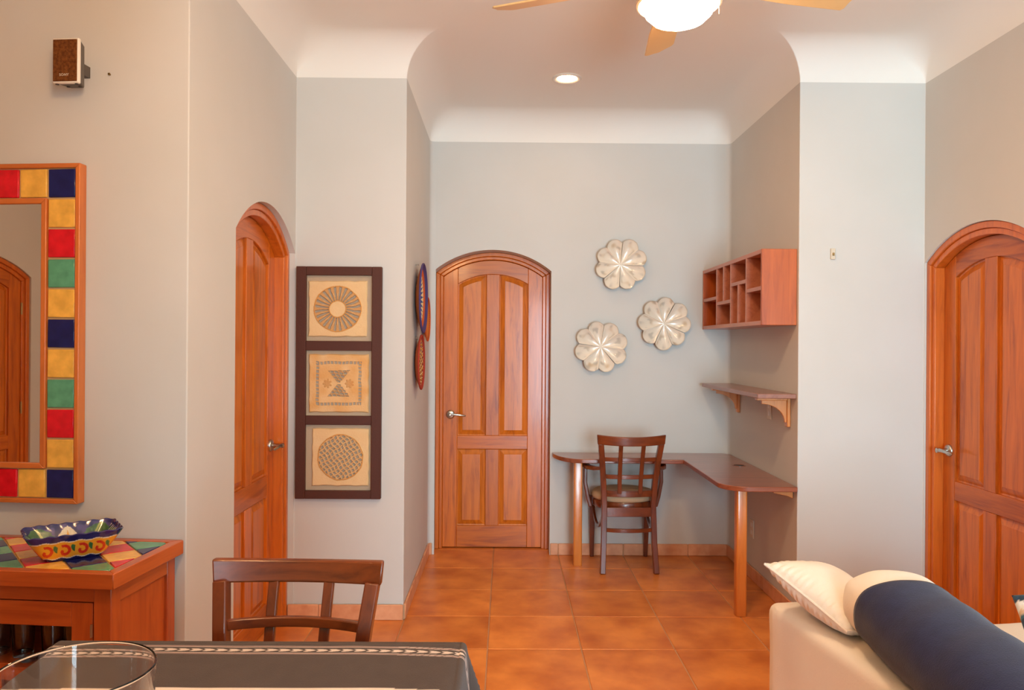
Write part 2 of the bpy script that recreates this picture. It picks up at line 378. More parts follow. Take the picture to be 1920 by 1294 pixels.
skirting('baseboard_right', 'terracotta skirting of the right wall before the door', (2.29, 2.5), (2.29, 3.28), (-1, 0), [y - 2.5 for y in sorted(gy)])

# ------------------------------------------------------------------ arched doors
def make_door(name, label, loc, rz, w, zs, za, rec, fw1, fw2, step, ldep, depth, zl=(.165, .73, .83), sw=.105, mw=.097, tr=.105, hand=-1, hz=.985, hinges=0, lever=1, stop=True):
    D = struct(empty(name, loc, rz), label, 'door'); n = 20
    def arcp(half, d, k=n): 
        f = arc_fn(w, zs, za, d); return [(-half + 2 * half * i / k, f(-half + 2 * half * i / k)) for i in range(k + 1)]
    def ring(d0, d1, y0, y1, nm):
        ho, hi = w / 2 - d0, w / 2 - d1
        ao, ai = arcp(ho, d0), arcp(hi, d1)
        for sg in (-1, 1):
            Geo().prism([(sg * ho, 0), (sg * hi, 0), (sg * hi, ai[0][1]), (sg * ho, ao[0][1])], y0, y1).build(nm + '_jamb', M['df'], D, bevel=.004)
        Geo().prism(ao + ai[::-1], y0, y1).build(nm + '_arch', M['df'], D, bevel=.004)
    ring(.001, fw1, rec, depth - .03, 'casing')
    ring(fw1, fw1 + fw2, rec + step, depth - .03, 'stop')
    dd = fw1 + fw2; hl = w / 2 - dd; y0 = rec + ldep; y1 = y0 + .04; fL = arc_fn(w, zs, za, dd); fP = arc_fn(w, zs, za, dd + tr)
    hl2 = hl + .0; zb = .006
    for sg in (-1, 1):
        xs = [hl2 - sw * k / 5 for k in range(6)]
        poly = [(sg * (hl2 - sw), zb), (sg * hl2, zb)] + [(sg * x, fL(x) - .002) for x in xs]
        Geo().prism(poly, y0, y1).build('stile', M['dz'], D, bevel=.003)
    xi = hl2 - sw; xs = [-xi + 2 * xi * k / 16 for k in range(17)]
    Geo().prism([(x, fL(x) - .002) for x in xs] + [(x, fP(x)) for x in xs[::-1]], y0, y1).build('top_rail', M['dx'], D, bevel=.003)
    for a, b in ((zb, zl[0]), (zl[1], zl[2])): Geo().prism([(-xi, a), (xi, a), (xi, b), (-xi, b)], y0, y1).build('rail', M['dx'], D, bevel=.003)
    for a, b in ((zl[0], zl[1]), (zl[2], fP(0))): Geo().prism([(-mw/2, a), (mw/2, a), (mw/2, b - .001), (-mw/2, b - .001)], y0, y1).build('mullion', M['dz'], D, bevel=.003)
    for sg in (-1, 1):
        for a, b in ((zl[0], zl[1]), (zl[2], None)):
            def outl(ins, y):
                xa, xb = sorted((sg * (mw/2 + ins), sg * (xi - ins))); f2 = arc_fn(w, zs, za, dd + tr + ins)
                top = [(xb + (xa - xb) * k / 8, y, (b - ins) if b else f2(xb + (xa - xb) * k / 8)) for k in range(9)]
                return [(xa, y, a + ins), (xb, y, a + ins)] + top
            Geo().loft([outl(-.004, y1), outl(-.004, y0 + .014), outl(.008, y0 + .018), outl(.036, y0 + .008), outl(.040, y0 + .005)]).build('panel', M['dp'], D, smooth=True, angle=20)
    hx = hand * (hl2 - .055)
    h = Geo().lathe([(.0, -.014), (.022, -.014), (.030, -.010), (.033, -.004), (.033, 0)], 24, (hx, y0, hz), 'y').build('handle', M['steel'], D, smooth=True)
    s = -hand * lever
    g = Geo().lathe([(.011, -.012), (.010, -.050), (.013, -.056), (.013, -.068), (.006, -.072), (0, -.072)], 16, (hx, y0, hz), 'y'); 
    g.sweep([(hx, y0 - .060, hz), (hx + s * .03, y0 - .062, hz + .004), (hx + s * .07, y0 - .060, hz), (hx + s * .105, y0 - .054, hz - .006), (hx + s * .115, y0 - .050, hz - .007)],
            [(.007 * cos(2*pi*i/10), .009 * sin(2*pi*i/10)) for i in range(10)], scale=[1.2, 1, .9, .8, .4])
    g.build('lever', M['steel'], h, smooth=True)
    if stop:
        g = Geo().box(hx - .018, hx + .018, y0 - .006, y0, .07, .15); g.tube([(hx, y0 - .012, .145), (hx, y0 - .022, .10), (hx, y0 - .030, .045)], .011, 10)
        k = g.build('door_holder', M['steel'], D, smooth=True); Geo().lathe([(0, .140), (.013, .140), (.013, .160), (0, .162)], 12, (hx, y0 - .012, 0)).build('rubber_tip', M['black'], k, smooth=True)
    for k in range(hinges):
        z = .25 + k * .75; g = Geo().tube([(-hand * (hl2 + .004), y0 - .006, z - .045), (-hand * (hl2 + .004), y0 - .006, z + .045)], .007, 8); g.build('hinge', M['brass'], D, smooth=True)
    return D
make_door('door_1', 'arched four-panel orange wood door in the back wall of the alcove', (-.0975, 5.57, 0), 0, .837, 2.03, 2.18, .15, .030, .024, .014, .032, .30, stop=False)
make_door('door_2', 'arched orange wood door at left, seen edge-on beside the artwork', (-1.15, 4.245 - .465, 0), radians(90), .93, 1.99, 2.175, .030, .034, .030, .012, .062, .24, (.14, .70, .81), hand=1, hz=.96)
make_door('door_3', 'arched orange wood door at right behind the navy sofa throw', (2.29, 4.245 - .465, 0), radians(-90), .93, 1.965, 2.115, .010, .034, .030, .012, .062, .20, (.14, .70, .80), hand=-1, hz=.955)
make_door('door_4', 'arched orange wood door with brass hinges reflected in the mirror', (-4.2, LDY, 0), radians(90), .93, 1.99, 2.14, .012, .034, .030, .012, .022, .20, (.14, .70, .80), hand=1, hz=.96, hinges=3, stop=False)

# ------------------------------------------------------------------ mirror wall group frame: x along the wall (right = +), y into the wall, z up
MWm = Matrix.Translation((-1.15, 2.82, 0)) @ Matrix.Rotation(-MA, 4, 'Z')
def mw(name, x, y, z, rz=0):
    p = MWm @ Vector((x, y, z)); return empty(name, tuple(p), -MA + rz)

# mirror
PT = .1088; NXT, NZT = 7, 11
mr_ = mw('tile_mirror', -.785, 0, 0); tag(mr_, 'wall mirror framed with red, yellow, blue and green glazed tiles', 'mirror')
hx = NXT * PT / 2; z0 = 1.0; z0 = .932; z1 = z0 + NZT * PT; fwid = .017
Geo().box(-hx - .0, hx, -.030, -.001, z0, z1).build('backing', M['tgrout'], mr_)
for sg in (-1, 1):
    xa, xb = sorted((sg * hx, sg * (hx + fwid)))
    Geo().prism([(sg * hx, z0), (sg * (hx + fwid), z0 - fwid), (sg * (hx + fwid), z1 + fwid), (sg * hx, z1)], -.042, -.0005).build('outer_frame_stile', M['mf'], mr_, bevel=.003)
for zz, s in ((z0, -1), (z1, 1)):
    Geo().prism([(-hx, zz), (hx, zz), (hx + fwid, zz + s * fwid), (-hx - fwid, zz + s * fwid)], -.042, -.0005).build('outer_frame_rail', M['mfx'], mr_, bevel=.003)
ix, iz0, iz1 = hx - PT, z0 + PT, z1 - PT
for sg in (-1, 1):
    Geo().prism([(sg * ix, iz0), (sg * (ix - .020), iz0 + .020), (sg * (ix - .020), iz1 - .020), (sg * ix, iz1)], -.044, -.001).build('inner_frame_stile', M['mf'], mr_, bevel=.003)
for zz, s in ((iz0, 1), (iz1, -1)):
    Geo().prism([(-ix, zz), (ix, zz), (ix - .020, zz + s * .020), (-ix + .020, zz + s * .020)], -.044, -.001).build('inner_frame_rail', M['mfx'], mr_, bevel=.003)
Geo().box(-ix + .018, ix - .018, -.034, -.031, iz0 + .018, iz1 - .018).build('mirror_glass', M['mirror'], mr_)
colr = ['blue', 'yellow', 'red', 'green', 'yellow', 'blue', 'yellow', 'green', 'red', 'yellow', 'blue']; rowr = ['blue', 'yellow', 'red', 'green', 'red', 'yellow', 'blue']
tm = {}
for k in ('red', 'yellow', 'blue', 'green'):
    tm[k] = Geo().box(-PT/2 + .0035, PT/2 - .0035, -.007, .004, -PT/2 + .0035, PT/2 - .0035).mesh('glazed_tile_' + k); tm[k].materials.append(M['t_' + k])
for i in range(NXT):
    for j in range(NZT):
        if 0 < i < NXT - 1 and 0 < j < NZT - 1: continue
        c = colr[j] if i in (0, NXT - 1) else rowr[i]
        o = link('glazed_tile', tm[c], None, mr_, bevel=.003, loc=(-hx + (i + .5) * PT, -.030, z0 + (j + .5) * PT)); o.rotation_euler.y = random.uniform(-.012, .012)

# loudspeaker
sp = mw('loudspeaker', -.383, 0, 2.403); tag(sp, 'small wall loudspeaker with brown cloth grille high on the beige wall', 'speaker')
Geo().prism([(-.048, -.13), (.048, -.13), (.048, -.114), (-.048, -.114)], 0, .158, 'z').build('shell', M['spk'], sp, bevel=.004)
Geo().prism([(-.046, -.115), (.046, -.115), (.024, -.060), (-.024, -.060)], .004, .154, 'z').build('rear_housing', M['spkd'], sp, bevel=.004)
Geo().box(-.044, .044, -.1335, -.129, .006, .152).build('grille_cloth', M['sony'], sp, bevel=.003)
for x, y in ((-.036, -.120), (.036, -.120), (-.022, -.08), (.022, -.08)): Geo().lathe([(0, 0), (.006, 0), (.006, -.004), (0, -.004)], 10, (x, y, .002 if y < -.1 else .006)).build('foot', M['black'], sp)
Geo().box(-.014, .006, -.062, 0, .06, .10).build('wall_bracket', M['spkd'], sp)
tcu = bpy.data.curves.new('brand_lettering', 'FONT'); tcu.body = 'SONY'; tcu.size = .0125; tcu.align_x = 'CENTER'; tcu.extrude = .0003; tcu.space_character = 1.1
to = bpy.data.objects.new('tmp', tcu); COL.objects.link(to)
tme = bpy.data.meshes.new_from_object(to.evaluated_get(bpy.context.evaluated_depsgraph_get())); bpy.data.objects.remove(to)
t_ = link('brand_lettering', tme, M['ivory'], sp); t_.location = (-.002, -.1338, .024); t_.rotation_euler = (radians(90), 0, 0)
hk = mw('wall_screw', -.300, 0, 2.475); tag(hk, 'tiny brass screw in the wall right of the loudspeaker', 'screw')
Geo().lathe([(.0025, 0), (.0025, -.006), (.005, -.007), (.004, -.010), (0, -.010)], 10, (0, 0, 0), 'y').build('screw_head', M['brass'], hk, smooth=True)

# console cabinet with tiled top
cb = mw('console_cabinet', 0, 0, 0); tag(cb, 'orange wood console cabinet with a colourful tiled top under the mirror', 'cabinet')
CT, X0c, X1c, Y0c = .79, -1.5, -.006, -.43
bw = .035; th = .05
inn = (X0c + bw, X1c - bw, Y0c + bw, -.008 - bw)
Geo().prism([(X0c, Y0c), (X1c, Y0c), (X1c - bw, Y0c + bw), (X0c + bw, Y0c + bw)], CT - th, CT, 'z').build('top_border', M['cx'], cb, bevel=.003)
Geo().prism([(X0c, -.006), (X1c, -.006), (X1c - bw, -.006 - bw), (X0c + bw, -.006 - bw)], CT - th, CT, 'z').build('top_border', M['cx'], cb, bevel=.003)
Geo().prism([(X1c, Y0c), (X1c, -.006), (X1c - bw, -.006 - bw), (X1c - bw, Y0c + bw)], CT - th, CT, 'z').build('top_border', M['cy'], cb, bevel=.003)
Geo().prism([(X0c, Y0c), (X0c, -.006), (X0c + bw, -.006 - bw), (X0c + bw, Y0c + bw)], CT - th, CT, 'z').build('top_border', M['cy'], cb, bevel=.003)
Geo().box(X0c + bw, X1c - bw, Y0c + bw, -.006 - bw, CT - th, CT - .006).build('tile_bed', M['tgrout'], cb)
def clip(poly, rect):
    xa, xb, ya, yb = rect
    for ax, lim, sg in ((0, xa, 1), (0, xb, -1), (1, ya, 1), (1, yb, -1)):
        out = []
        for k in range(len(poly)):
            p, q = poly[k - 1], poly[k]; ip, iq = sg * (p[ax] - lim) >= 0, sg * (q[ax] - lim) >= 0
            if ip != iq:
                t = (lim - p[ax]) / (q[ax] - p[ax]); out.append((p[0] + t * (q[0] - p[0]), p[1] + t * (q[1] - p[1])))
            if iq: out.append(q)
        poly = out
        if len(poly) < 3: return []
    return poly
rect = (X0c + bw + .004, X1c - bw - .004, Y0c + bw + .004, -.006 - bw - .004); TP = .107; rt = sqrt(.5)
TP = .109; hh = TP / 2 - .0028
for i in range(-14, 8):
    for j in range(-12, 8):
        pc_, qc_ = -.505 + TP * (j + .5), .033 + TP * (i + .5)
        q = [((pc_ + a + qc_ + b) * rt, (pc_ + a - qc_ - b) * rt) for a, b in ((-hh, -hh), (hh, -hh), (hh, hh), (-hh, hh))]
        q = clip(q, rect)
        if len(q) < 3: continue
        ar = abs(sum(q[k-1][0]*q[k][1] - q[k][0]*q[k-1][1] for k in range(len(q)))) / 2
        if ar < .0003: continue
        c = (('blue', 'green') if j % 2 else ('yellow', 'red'))[i % 2]
        Geo().prism(q, CT - .007, CT - .0005, 'z').build('top_tile', M['t_' + c], cb, bevel=.0015, seg=1)
# carcass
fy = Y0c + .035; rx = X1c - .028; lx = X0c + .03; by = -.012; zt = CT - th
for x, y in ((rx - .058, fy), (lx, fy), (rx - .058, by - .05), (lx, by - .05)):
    Geo().box(x, x + .058, y, y + .05, 0, zt).build('corner_post', M['cz'], cb, bevel=.003)
Geo().box(lx + .058, rx - .058, fy + .003, fy + .035, zt - .052, zt).build('top_rail', M['cx'], cb, bevel=.002)
Geo().box(lx + .058, rx - .058, fy + .003, fy + .035, .08, .13).build('bottom_rail', M['cx'], cb, bevel=.002)
for x in (rx, lx):
    a, b = (x - .030, x - .002) if x == rx else (x + .002, x + .030)
    Geo().box(a, b, fy + .05, by - .05, zt - .06, zt).build('side_rail', M['cy'], cb, bevel=.003); Geo().box(a, b, fy + .05, by - .05, .08, .14).build('side_rail', M['cy'], cb, bevel=.003)
    a, b = (x - .028, x - .012) if x == rx else (x + .012, x + .028)
    Geo().box(a, b, fy + .05, by - .05, .14, zt - .06).build('side_panel', M['cz'], cb)
Geo().box(lx + .03, rx - .03, by - .012, by - .002, .08, zt).build('back_panel', M['cz'], cb)
Geo().box(lx + .03, rx - .03, fy + .036, by - .012, .085, .105).build('bottom_board', M['cx'], cb)
Geo().box(lx + .032, rx - .032, fy + .045, by - .014, .455, .475).build('shelf_board', M['cx'], cb)
nd = 3; dx0, dx1 = lx + .060, rx - .060; dw = (dx1 - dx0) / nd
for k in range(nd):
    a, b = dx0 + k * dw + .002, dx0 + (k + 1) * dw - .002; za, zb = .134, zt - .055
    dr = empty('cabinet_door', (a, fy, 0), 0, cb); w_ = b - a
    for x in (0, w_ - .070): Geo().box(x, x + .070, .002, .024, za, zb).build('door_stile', M['cz'], dr, bevel=.002)
    for z_a, z_b in ((zb - .076, zb), (.440, .486), (za, za + .07)): Geo().box(.070, w_ - .070, .002, .024, z_a, z_b).build('door_rail', M['cx'], dr, bevel=.002)
    for z_a, z_b in ((.486, zb - .076), (za + .07, .440)): Geo().box(.068, w_ - .068, .011, .014, z_a - .002, z_b + .002).build('glass_pane', M['pane'], dr)
    for z in (.20, .60): Geo().tube([(w_ - .002, -.001, z - .02), (w_ - .002, -.001, z + .02)], .004, 8).build('hinge', M['steel'], dr)
def tumbler(name, x, y, z, r, h, label, s=1):
    o = mw(name, x, y, z); tag(o, label, 'glass', 'drinking glasses inside the console')
    Geo().lathe([(0, 0), (r * .82, 0), (r, h), (r - .0025, h), (r * .82 - .003, .012), (0, .010)], 28).welded().build('glass_wall', M['glass'], o, smooth=True)
for k, (x, y) in enumerate(((-.215, -.30), (-.300, -.29), (-.395, -.30), (-.485, -.29), (-.575, -.30))):
    tumbler('drinking_glass', x, y, .4755, .036, .128, ['rightmost drinking glass on the console shelf behind the pane', 'second drinking glass from the right on the console shelf', 'third drinking glass from the right on the console shelf', 'fourth drinking glass from the right on the console shelf', 'fifth drinking glass from the right on the console shelf'][k])

# painted ceramic dish
bo = empty('ceramic_dish', (0, 0, 0)); tag(bo, 'rectangular painted ceramic dish, blue rim and yellow side, on the tiled console', 'dish')
BL, BWd, BH = .143, .100, .088
def rrect(s, L, W_, r):
    """point at perimeter fraction s of a rounded rectangle (half sizes L, W_)"""
    seg = [2 * (W_ - r), pi / 2 * r, 2 * (L - r), pi / 2 * r] * 2; d = (s % 1) * sum(seg); k = 0
    while d > seg[k]: d -= seg[k]; k += 1
    q = k // 2; cx, cy = [(L - r, W_ - r), (-L + r, W_ - r), (-L + r, -W_ + r), (L - r, -W_ + r)][q]
    if k % 2: a = d / r + q * pi / 2; return cx + r * cos(a), cy + r * sin(a)
    return [(L, -W_ + r + d), (L - r - d, W_), (-L, W_ - r - d), (-L + r + d, -W_)][q]
def dish_pt(s, t, ins=0):
    f = .56 + .44 * t ** .85; x, y = rrect(s, BL * f - ins, BWd * f - ins, .030 * f + .004)
    z = BH * t + .0016 * sin(2 * pi * s * 22) * sst(.75, 1, t)
    return x, y, z
cB, cY, cR, cG, cWh = lin((26, 26, 86)), lin((240, 172, 44)), lin((208, 34, 24)), lin((44, 104, 58)), lin((236, 224, 200))
def ext_col(x, y, t):
    f = .56 + .44 * t ** .85
    if y < -.80 * BWd * f: L = x
    elif y > .80 * BWd * f: L = -x
    else: L = y * (1 if x > 0 else -1) * .9 + .03
    wav = .74 + .025 * sin(L * 125)
    if t > wav + .035: return mixc(cB, lin((64, 62, 140)), vn(L * 90, t * 9) * .45)
    if t > wav: return cWh
    wb = .10 + .03 * sin(L * 150 + 1)
    if t < wb: return cB
    if t < wb + .035: return cWh
    p = .050; u = (L + .100) / p; k = fl(u); u = u - k; dz0 = t * .085
    du, dz = (u - .40) * p, dz0 - .033
    r = hypot(du, dz * .95); th = (atan2(dz, du) + pi * 1.35) % (2 * pi)
    if 0 <= k < 4 and abs(r - (.0040 + .0023 * th)) < .0046 and th > .4: return mixc(cR, lin((228, 84, 30)), .5 * vn(L * 400, t * 30))
    du, dz = (u - .93) * p, dz0 - .041
    q1 = du * .88 + dz * .42; q2 = -du * .42 + dz * .88
    if -1 < k < 4 and (q1 / .0068) ** 2 + (q2 / .0135) ** 2 < 1: return mixc(cG, lin((90, 140, 70)), .5 * vn(L * 300, t * 20))
    return mixc(cY, lin((234, 142, 30)), .5 * vn(L * 60, t * 6))
def int_col(x, y, t):
    f = .56 + .44 * t ** .85; side = abs(y) > .80 * BWd * f - .006; L = x if side else y
    base = mixc(lin((34, 32, 92)), lin((88, 76, 138)), .8 * sst(.35, .75, vn(L * 60 + 9, t * 5)))
    if t > .96: return mixc(base, lin((40, 36, 100)), .6)
    h = (t - .30) / .70
    if side:
        q = abs(L + .004)
        if h < .86 and q < .040 * (1 - h / .86) ** .8 + .003 * (h < .8):
            if q < .0095 * (1 - h / .66): return lin((222, 160, 50))
            return mixc(cWh, lin((200, 190, 150)), .5 * vn(L * 300, t * 10))
        d = abs(L) - .078; sk = d - (h - .3) * .034; lw = .036 * sqrt(max(0, 1 - ((h - .36) / .50) ** 2)) * (1 + .10 * sin(h * 24))
        if abs(sk) < lw:
            if abs(sk) < .0038: return lin((168, 176, 96))
            return mixc(lin((34, 76, 44)), lin((84, 124, 78)), vn(L * 160, t * 9))
    else:
        k = ((L + h * .02) / .020) % 1.0
        if h < .80 and k < .34: return cWh
        if h < .70 and k < .60: return lin((70, 124, 90))
    return base
g = Geo(); NU, NT = 560, 48
def tt(v): return v
g.grid(lambda u, v: dish_pt(u, v), NU, NT, lambda u, v: ext_col(*dish_pt(u, v)[:2], v), True)
ext = g.build('outer_side', M['vc_gloss'], bo, smooth=True, angle=60)
g = Geo(); g.grid(lambda u, v: (lambda p: (p[0], p[1], p[2] + (.008 * (1 - v))))(dish_pt(u, v, .005)), NU, NT, lambda u, v: int_col(*dish_pt(u, v, .005)[:2], v), True)
g.build('inner_side', M['vc_gloss'], bo, smooth=True, angle=60)
g = Geo(); g.grid(lambda u, v: (lambda p, q: (p[0]*(1-v)+q[0]*v, p[1]*(1-v)+q[1]*v, p[2] + .0025 * sin(pi * v)))(dish_pt(u, 1), dish_pt(u, 1, .005)), NU, 4, lambda u, v: lin((40, 40, 104)), True); g.build('rim', M['vc_gloss'], bo, smooth=True)
g = Geo(); n = 60; r0 = [dish_pt(k / n, 0) for k in range(n)]
g.loft([[(x, y, 0) for x, y, z in r0], [(x, y, .0085) for x, y, z in r0]]); g.c = [cB] * len(g.v); g.build('base', M['vc_gloss'], bo)
pB = MWm @ Vector((-.268, -.243, CT)); bo.location = pB; bo.rotation_euler = (0, 0, -MA + radians(41))

# ------------------------------------------------------------------ dining table, cloth, vase
TX0, TX1, TY0, TY1, TZ = -1.09, -.105, .62, 1.925, .762
tb = tag(empty('dining_table', ((TX0 + TX1) / 2, (TY0 + TY1) / 2, 0)), 'dining table hidden under the grey and white cloth', 'table')
hx_, hy_ = (TX1 - TX0) / 2 - .004, (TY1 - TY0) / 2 - .004
Geo().box(-hx_, hx_, -hy_, hy_, TZ - .035, TZ - .003).build('table_top', M['chx'], tb, bevel=.006)
for sx in (-1, 1):
    for sy in (-1, 1): Geo().loft([[(sx * (hx_ - .08) + a * s, sy * (hy_ - .30) + b * s, z) for a, b in ((-1, -1), (1, -1), (1, 1), (-1, 1))] for s, z in ((.026, 0), (.038, TZ - .036))]).build('leg', M['chz'], tb, bevel=.004)
for sy in (-1, 1): Geo().box(-hx_ + .118, hx_ - .118, sy * (hy_ - .30) - .012, sy * (hy_ - .30) + .012, TZ - .12, TZ - .036).build('apron', M['chx'], tb)
cD, cS, cWt = lin((80, 68, 63)), lin((214, 196, 184)), lin((226, 210, 198))
ov = .24
def cloth_pt(u, v):
    x = TX0 - ov + u * (TX1 - TX0 + 2 * ov); y = TY0 - ov + v * (TY1 - TY0 + 2 * ov)
    px, py = min(max(x, TX0), TX1), min(max(y, TY0), TY1); ex, ey = x - px, y - py; e = hypot(ex, ey)
    wr = .0016 * (vn(x * 5 + 3, y * 7) - .5) + .0012 * (vn(x * 14 + y * 9, y * 5 - x * 4) - .5)
    if e < 1e-6:
        return (x, y, TZ + .004 + wr - .003 * (sst(.02, 0, TX1 - x) + sst(.02, 0, TY1 - y)))
    dx, dy = ex / e, ey / e; r = .014; a = min(e / r, pi / 2); out = r * sin(a); dn = r * (1 - cos(a)); rest = max(0, e - r * pi / 2)
    corner = min(abs(ex), abs(ey)) / max(1e-6, max(abs(ex), abs(ey)))
    wave = .018 * sin(x * 17 + 1.0) * sin(y * 15) * (rest / ov)
    fl_ = rest * (.10 + .30 * corner) + wave * (1 - corner)
    return (px + dx * (out + fl_), py + dy * (out + fl_), TZ + .002 - dn - sqrt(max(0, rest * rest - fl_ * fl_)) )
def cloth_col(u, v):
    x = TX0 - ov + u * (TX1 - TX0 + 2 * ov); y = TY0 - ov + v * (TY1 - TY0 + 2 * ov); yc = (TY0 + TY1) / 2
    bow = .010 * sst(.16, 0, TX1 - x) + .006 * sst(.2, 0, x - TX0)
    d = TY1 - abs(0) - y if y > yc else y - TY0
    d = d - bow
    base = mixc(cD, lin((94, 80, 73)), vn(x * 40, y * 40) * .35)
    wine = lin((112, 66, 66))
    for a, b, c in ((.032, .0345, cS), (.0345, .038, wine), (.038, .0405, cS), (.0735, .076, cS), (.076, .0795, wine), (.0795, .082, cS)):
        if a <= d < b: return c
    if .0475 <= d < .069:
        s = (x / .030 + abs(d - .058) * 30) % 1.0; hgt = abs(d - .058) / .010
        if hgt < .80 * sqrt(max(0, 1 - (2 * s - 1) ** 2)) and s > .25: return cS
        return base
    if d > .262: return mixc(cWt, lin((220, 202, 186)), vn(x * 20, y * 20) * .4)
    return base
g = Geo()
# rows are refined where the woven stripe runs so its little leaves stay crisp
vs_ = []
Ltot = TY1 - TY0 + 2 * ov
y = TY0 - ov
while y < TY1 + ov - 1e-6:
    vs_.append(y); dd_ = TY1 - y; y += .0014 if .025 < dd_ < .104 else (.004 if abs(dd_ - .262) < .02 or abs(dd_) < .03 else .014)
vs_.append(TY1 + ov)
NU = 520; pts = []; cs = []
for y in vs_:
    v = (y - TY0 + ov) / Ltot
    for i in range(NU + 1):
        u = i / NU; pts.append(cloth_pt(u, v)); cs.append(cloth_col(u, v))
m = NU + 1
g.add(pts, [(j*m+i, j*m+i+1, (j+1)*m+i+1, (j+1)*m+i) for j in range(len(vs_)-1) for i in range(NU)], cs)
tag(g.build('tablecloth', M['vc_cloth'], None, smooth=True, angle=80), 'dark grey tablecloth with a white woven leaf stripe and white centre', 'tablecloth')
vz = TZ + .0065
va = tag(empty('glass_vase', (-.612, 1.115, vz)), 'large clear glass vase standing on the tablecloth in the foreground', 'vase')
R_, Hh = .107, .265
Geo().lathe([(0, 0), (R_ * .80, 0), (R_ * .86, .008), (R_ * .93, .10), (R_, Hh - .004), (R_ + .0003, Hh - .0015), (R_ - .0012, Hh), (R_ - .0028, Hh - .0015), (R_ - .003, Hh - .004), (R_ * .93 - .0028, .10), (R_ * .86 - .003, .022), (R_ * .7, .016), (0, .015)], 72).welded().build('vase_wall', M['glass'], va, smooth=True, angle=70)

# ------------------------------------------------------------------ chairs (seat looks towards +y, back at -y)
def make_chair(name, label, arms, grp):
    c = tag(empty(name), label, 'chair', grp)
    # rear posts: floor -> seat -> top, splayed and raked backwards
    pz = [0, .20, .44, .60, .75, .862]; px_ = [.178, .168, .163, .172, .186, .199]; py_ = [-.02, .012, .030, .018, -.014, -.046]
    for sx in (-1, 1):
        Geo().bar([(sx * x, y, z) for x, y, z in zip(px_, py_, pz)], .036, .040, (0, 1, 0)).build('rear_leg', M['chz'], c, bevel=.004)
    def ip(z):
        for k in range(len(pz) - 1):
            if pz[k] <= z <= pz[k+1]:
                t = (z - pz[k]) / (pz[k+1] - pz[k]); return px_[k] + t * (px_[k+1] - px_[k]), py_[k] + t * (py_[k+1] - py_[k])
        return px_[-1], py_[-1]
    def cross(nm, z, h, bow, d=.018, inset=.014, mt='chx'):
        x, y = ip(z); x -= inset; n = 12
        Geo().bar([(-x + 2 * x * k / n, y - bow * (1 - (2 * k / n - 1) ** 2), z) for k in range(n + 1)], d, h).build(nm, M[mt], c, bevel=.003)
    # crest rail, bowed backwards
    n = 14; rings = []
    for k in range(n + 1):
        s = 2 * k / n - 1; x = .226 * s * (1 + .0); y = -.050 - .046 * (1 - s * s); zt_ = .920 - .012 * (1 - s * s); zb_ = .856 - .008 * (1 - s * s)
        rings.append([(x * .978, y - .011, zb_), (x * .978, y + .012, zb_ ), (x, y + .006, zt_), (x, y - .017, zt_)])
    Geo().loft(rings).build('crest_rail', M['chx'], c, bevel=.005)
    cross('back_slat', .754, .027, .036); cross('back_slat', .636, .027, .032); cross('back_slat', .522, .042, .028)
    for sx in (-1, 1):
        path = []
        for z in (.525, .60, .70, .80, .858):
            x, y = ip(z); q = sx * .068 * (1 + (z - .5) * .25); path.append((q, y - .004 - (.032 + .05 * max(0, z - .6)) * (1 - (q / x) ** 2) - .004, z))
        Geo().bar(path, .027, .016, (0, 1, 0)).build('back_spindle', M['chz'], c, bevel=.003)
    cross('rear_seat_rail', .398, .062, .006, .022); cross('stretcher', .280, .024, -.0 + .030, .020)
    # round seat frame and cushion
    def seat_o(a, r): 
        return (r * cos(a) * 1.0, .235 + r * sin(a) * .98)
    N_ = 40
    Geo().loft([[(*seat_o(2*pi*k/N_, r), z) for k in range(N_)] for r, z in ((.200, .398), (.212, .408), (.214, .448), (.208, .456))]).build('seat_frame', M['chz'], c, smooth=True, angle=50)
    Geo().loft([[(*seat_o(2*pi*k/N_, r), z) for k in range(N_)] for r, z in ((.196, .452), (.213, .460), (.220, .476), (.216, .494), (.200, .507), (.150, .516), (.07, .520))]).build('seat_cushion', M['seatfab'], c, smooth=True, angle=80)
    for sx in (-1, 1):
        Geo().loft([[(sx * (.192 + .004 * t) + a * w_, .385 + .02 * (1 - t) + b * w_, .44 * t) for a, b in ((-1, -1), (1, -1), (1, 1), (-1, 1))] for t, w_ in ((0, .013), (.5, .018), (1, .021))]).build('front_leg', M['chz'], c, bevel=.004)
        Geo().bar([(sx * (.172 + .018 * k / 8), .03 + .35 * k / 8, .290 + .10 * (2 * k / 8 - 1) ** 2 - .02) for k in range(9)], .018, .024).build('side_stretcher', M['chz'], c, bevel=.003)
        if arms:
            Geo().bar([(sx * .186, .006, .690), (sx * .222, .07, .680), (sx * .255, .15, .676), (sx * .272, .24, .684), (sx * .268, .32, .700), (sx * .254, .36, .706)], .042, .026, scale=[.8, .95, 1.05, 1.15, 1.1, .8]).build('armrest', M['chx'], c, bevel=.006)
            Geo().bar([(sx * .262, .25, .684), (sx * .264, .25, .56), (sx * .246, .25, .46), (sx * .226, .25, .39)], .026, .050, (0, 1, 0)).build('arm_support', M['chz'], c, bevel=.006)
    return c
c1 = make_chair('armchair', 'dark wood armchair with lattice back and tan seat pushed under the desk', True, None)
c1.location = (.822, 5.135, 0); c1.rotation_euler.z = radians(1.5)
c2 = make_chair('dining_chair', 'dark wood lattice-back dining chair at the far side of the cloth-covered table', False, None)
c2.location = (-.560, 2.055, 0); c2.rotation_euler.z = pi + radians(-2.0); c2.scale = (1.03, 1.02, .995)

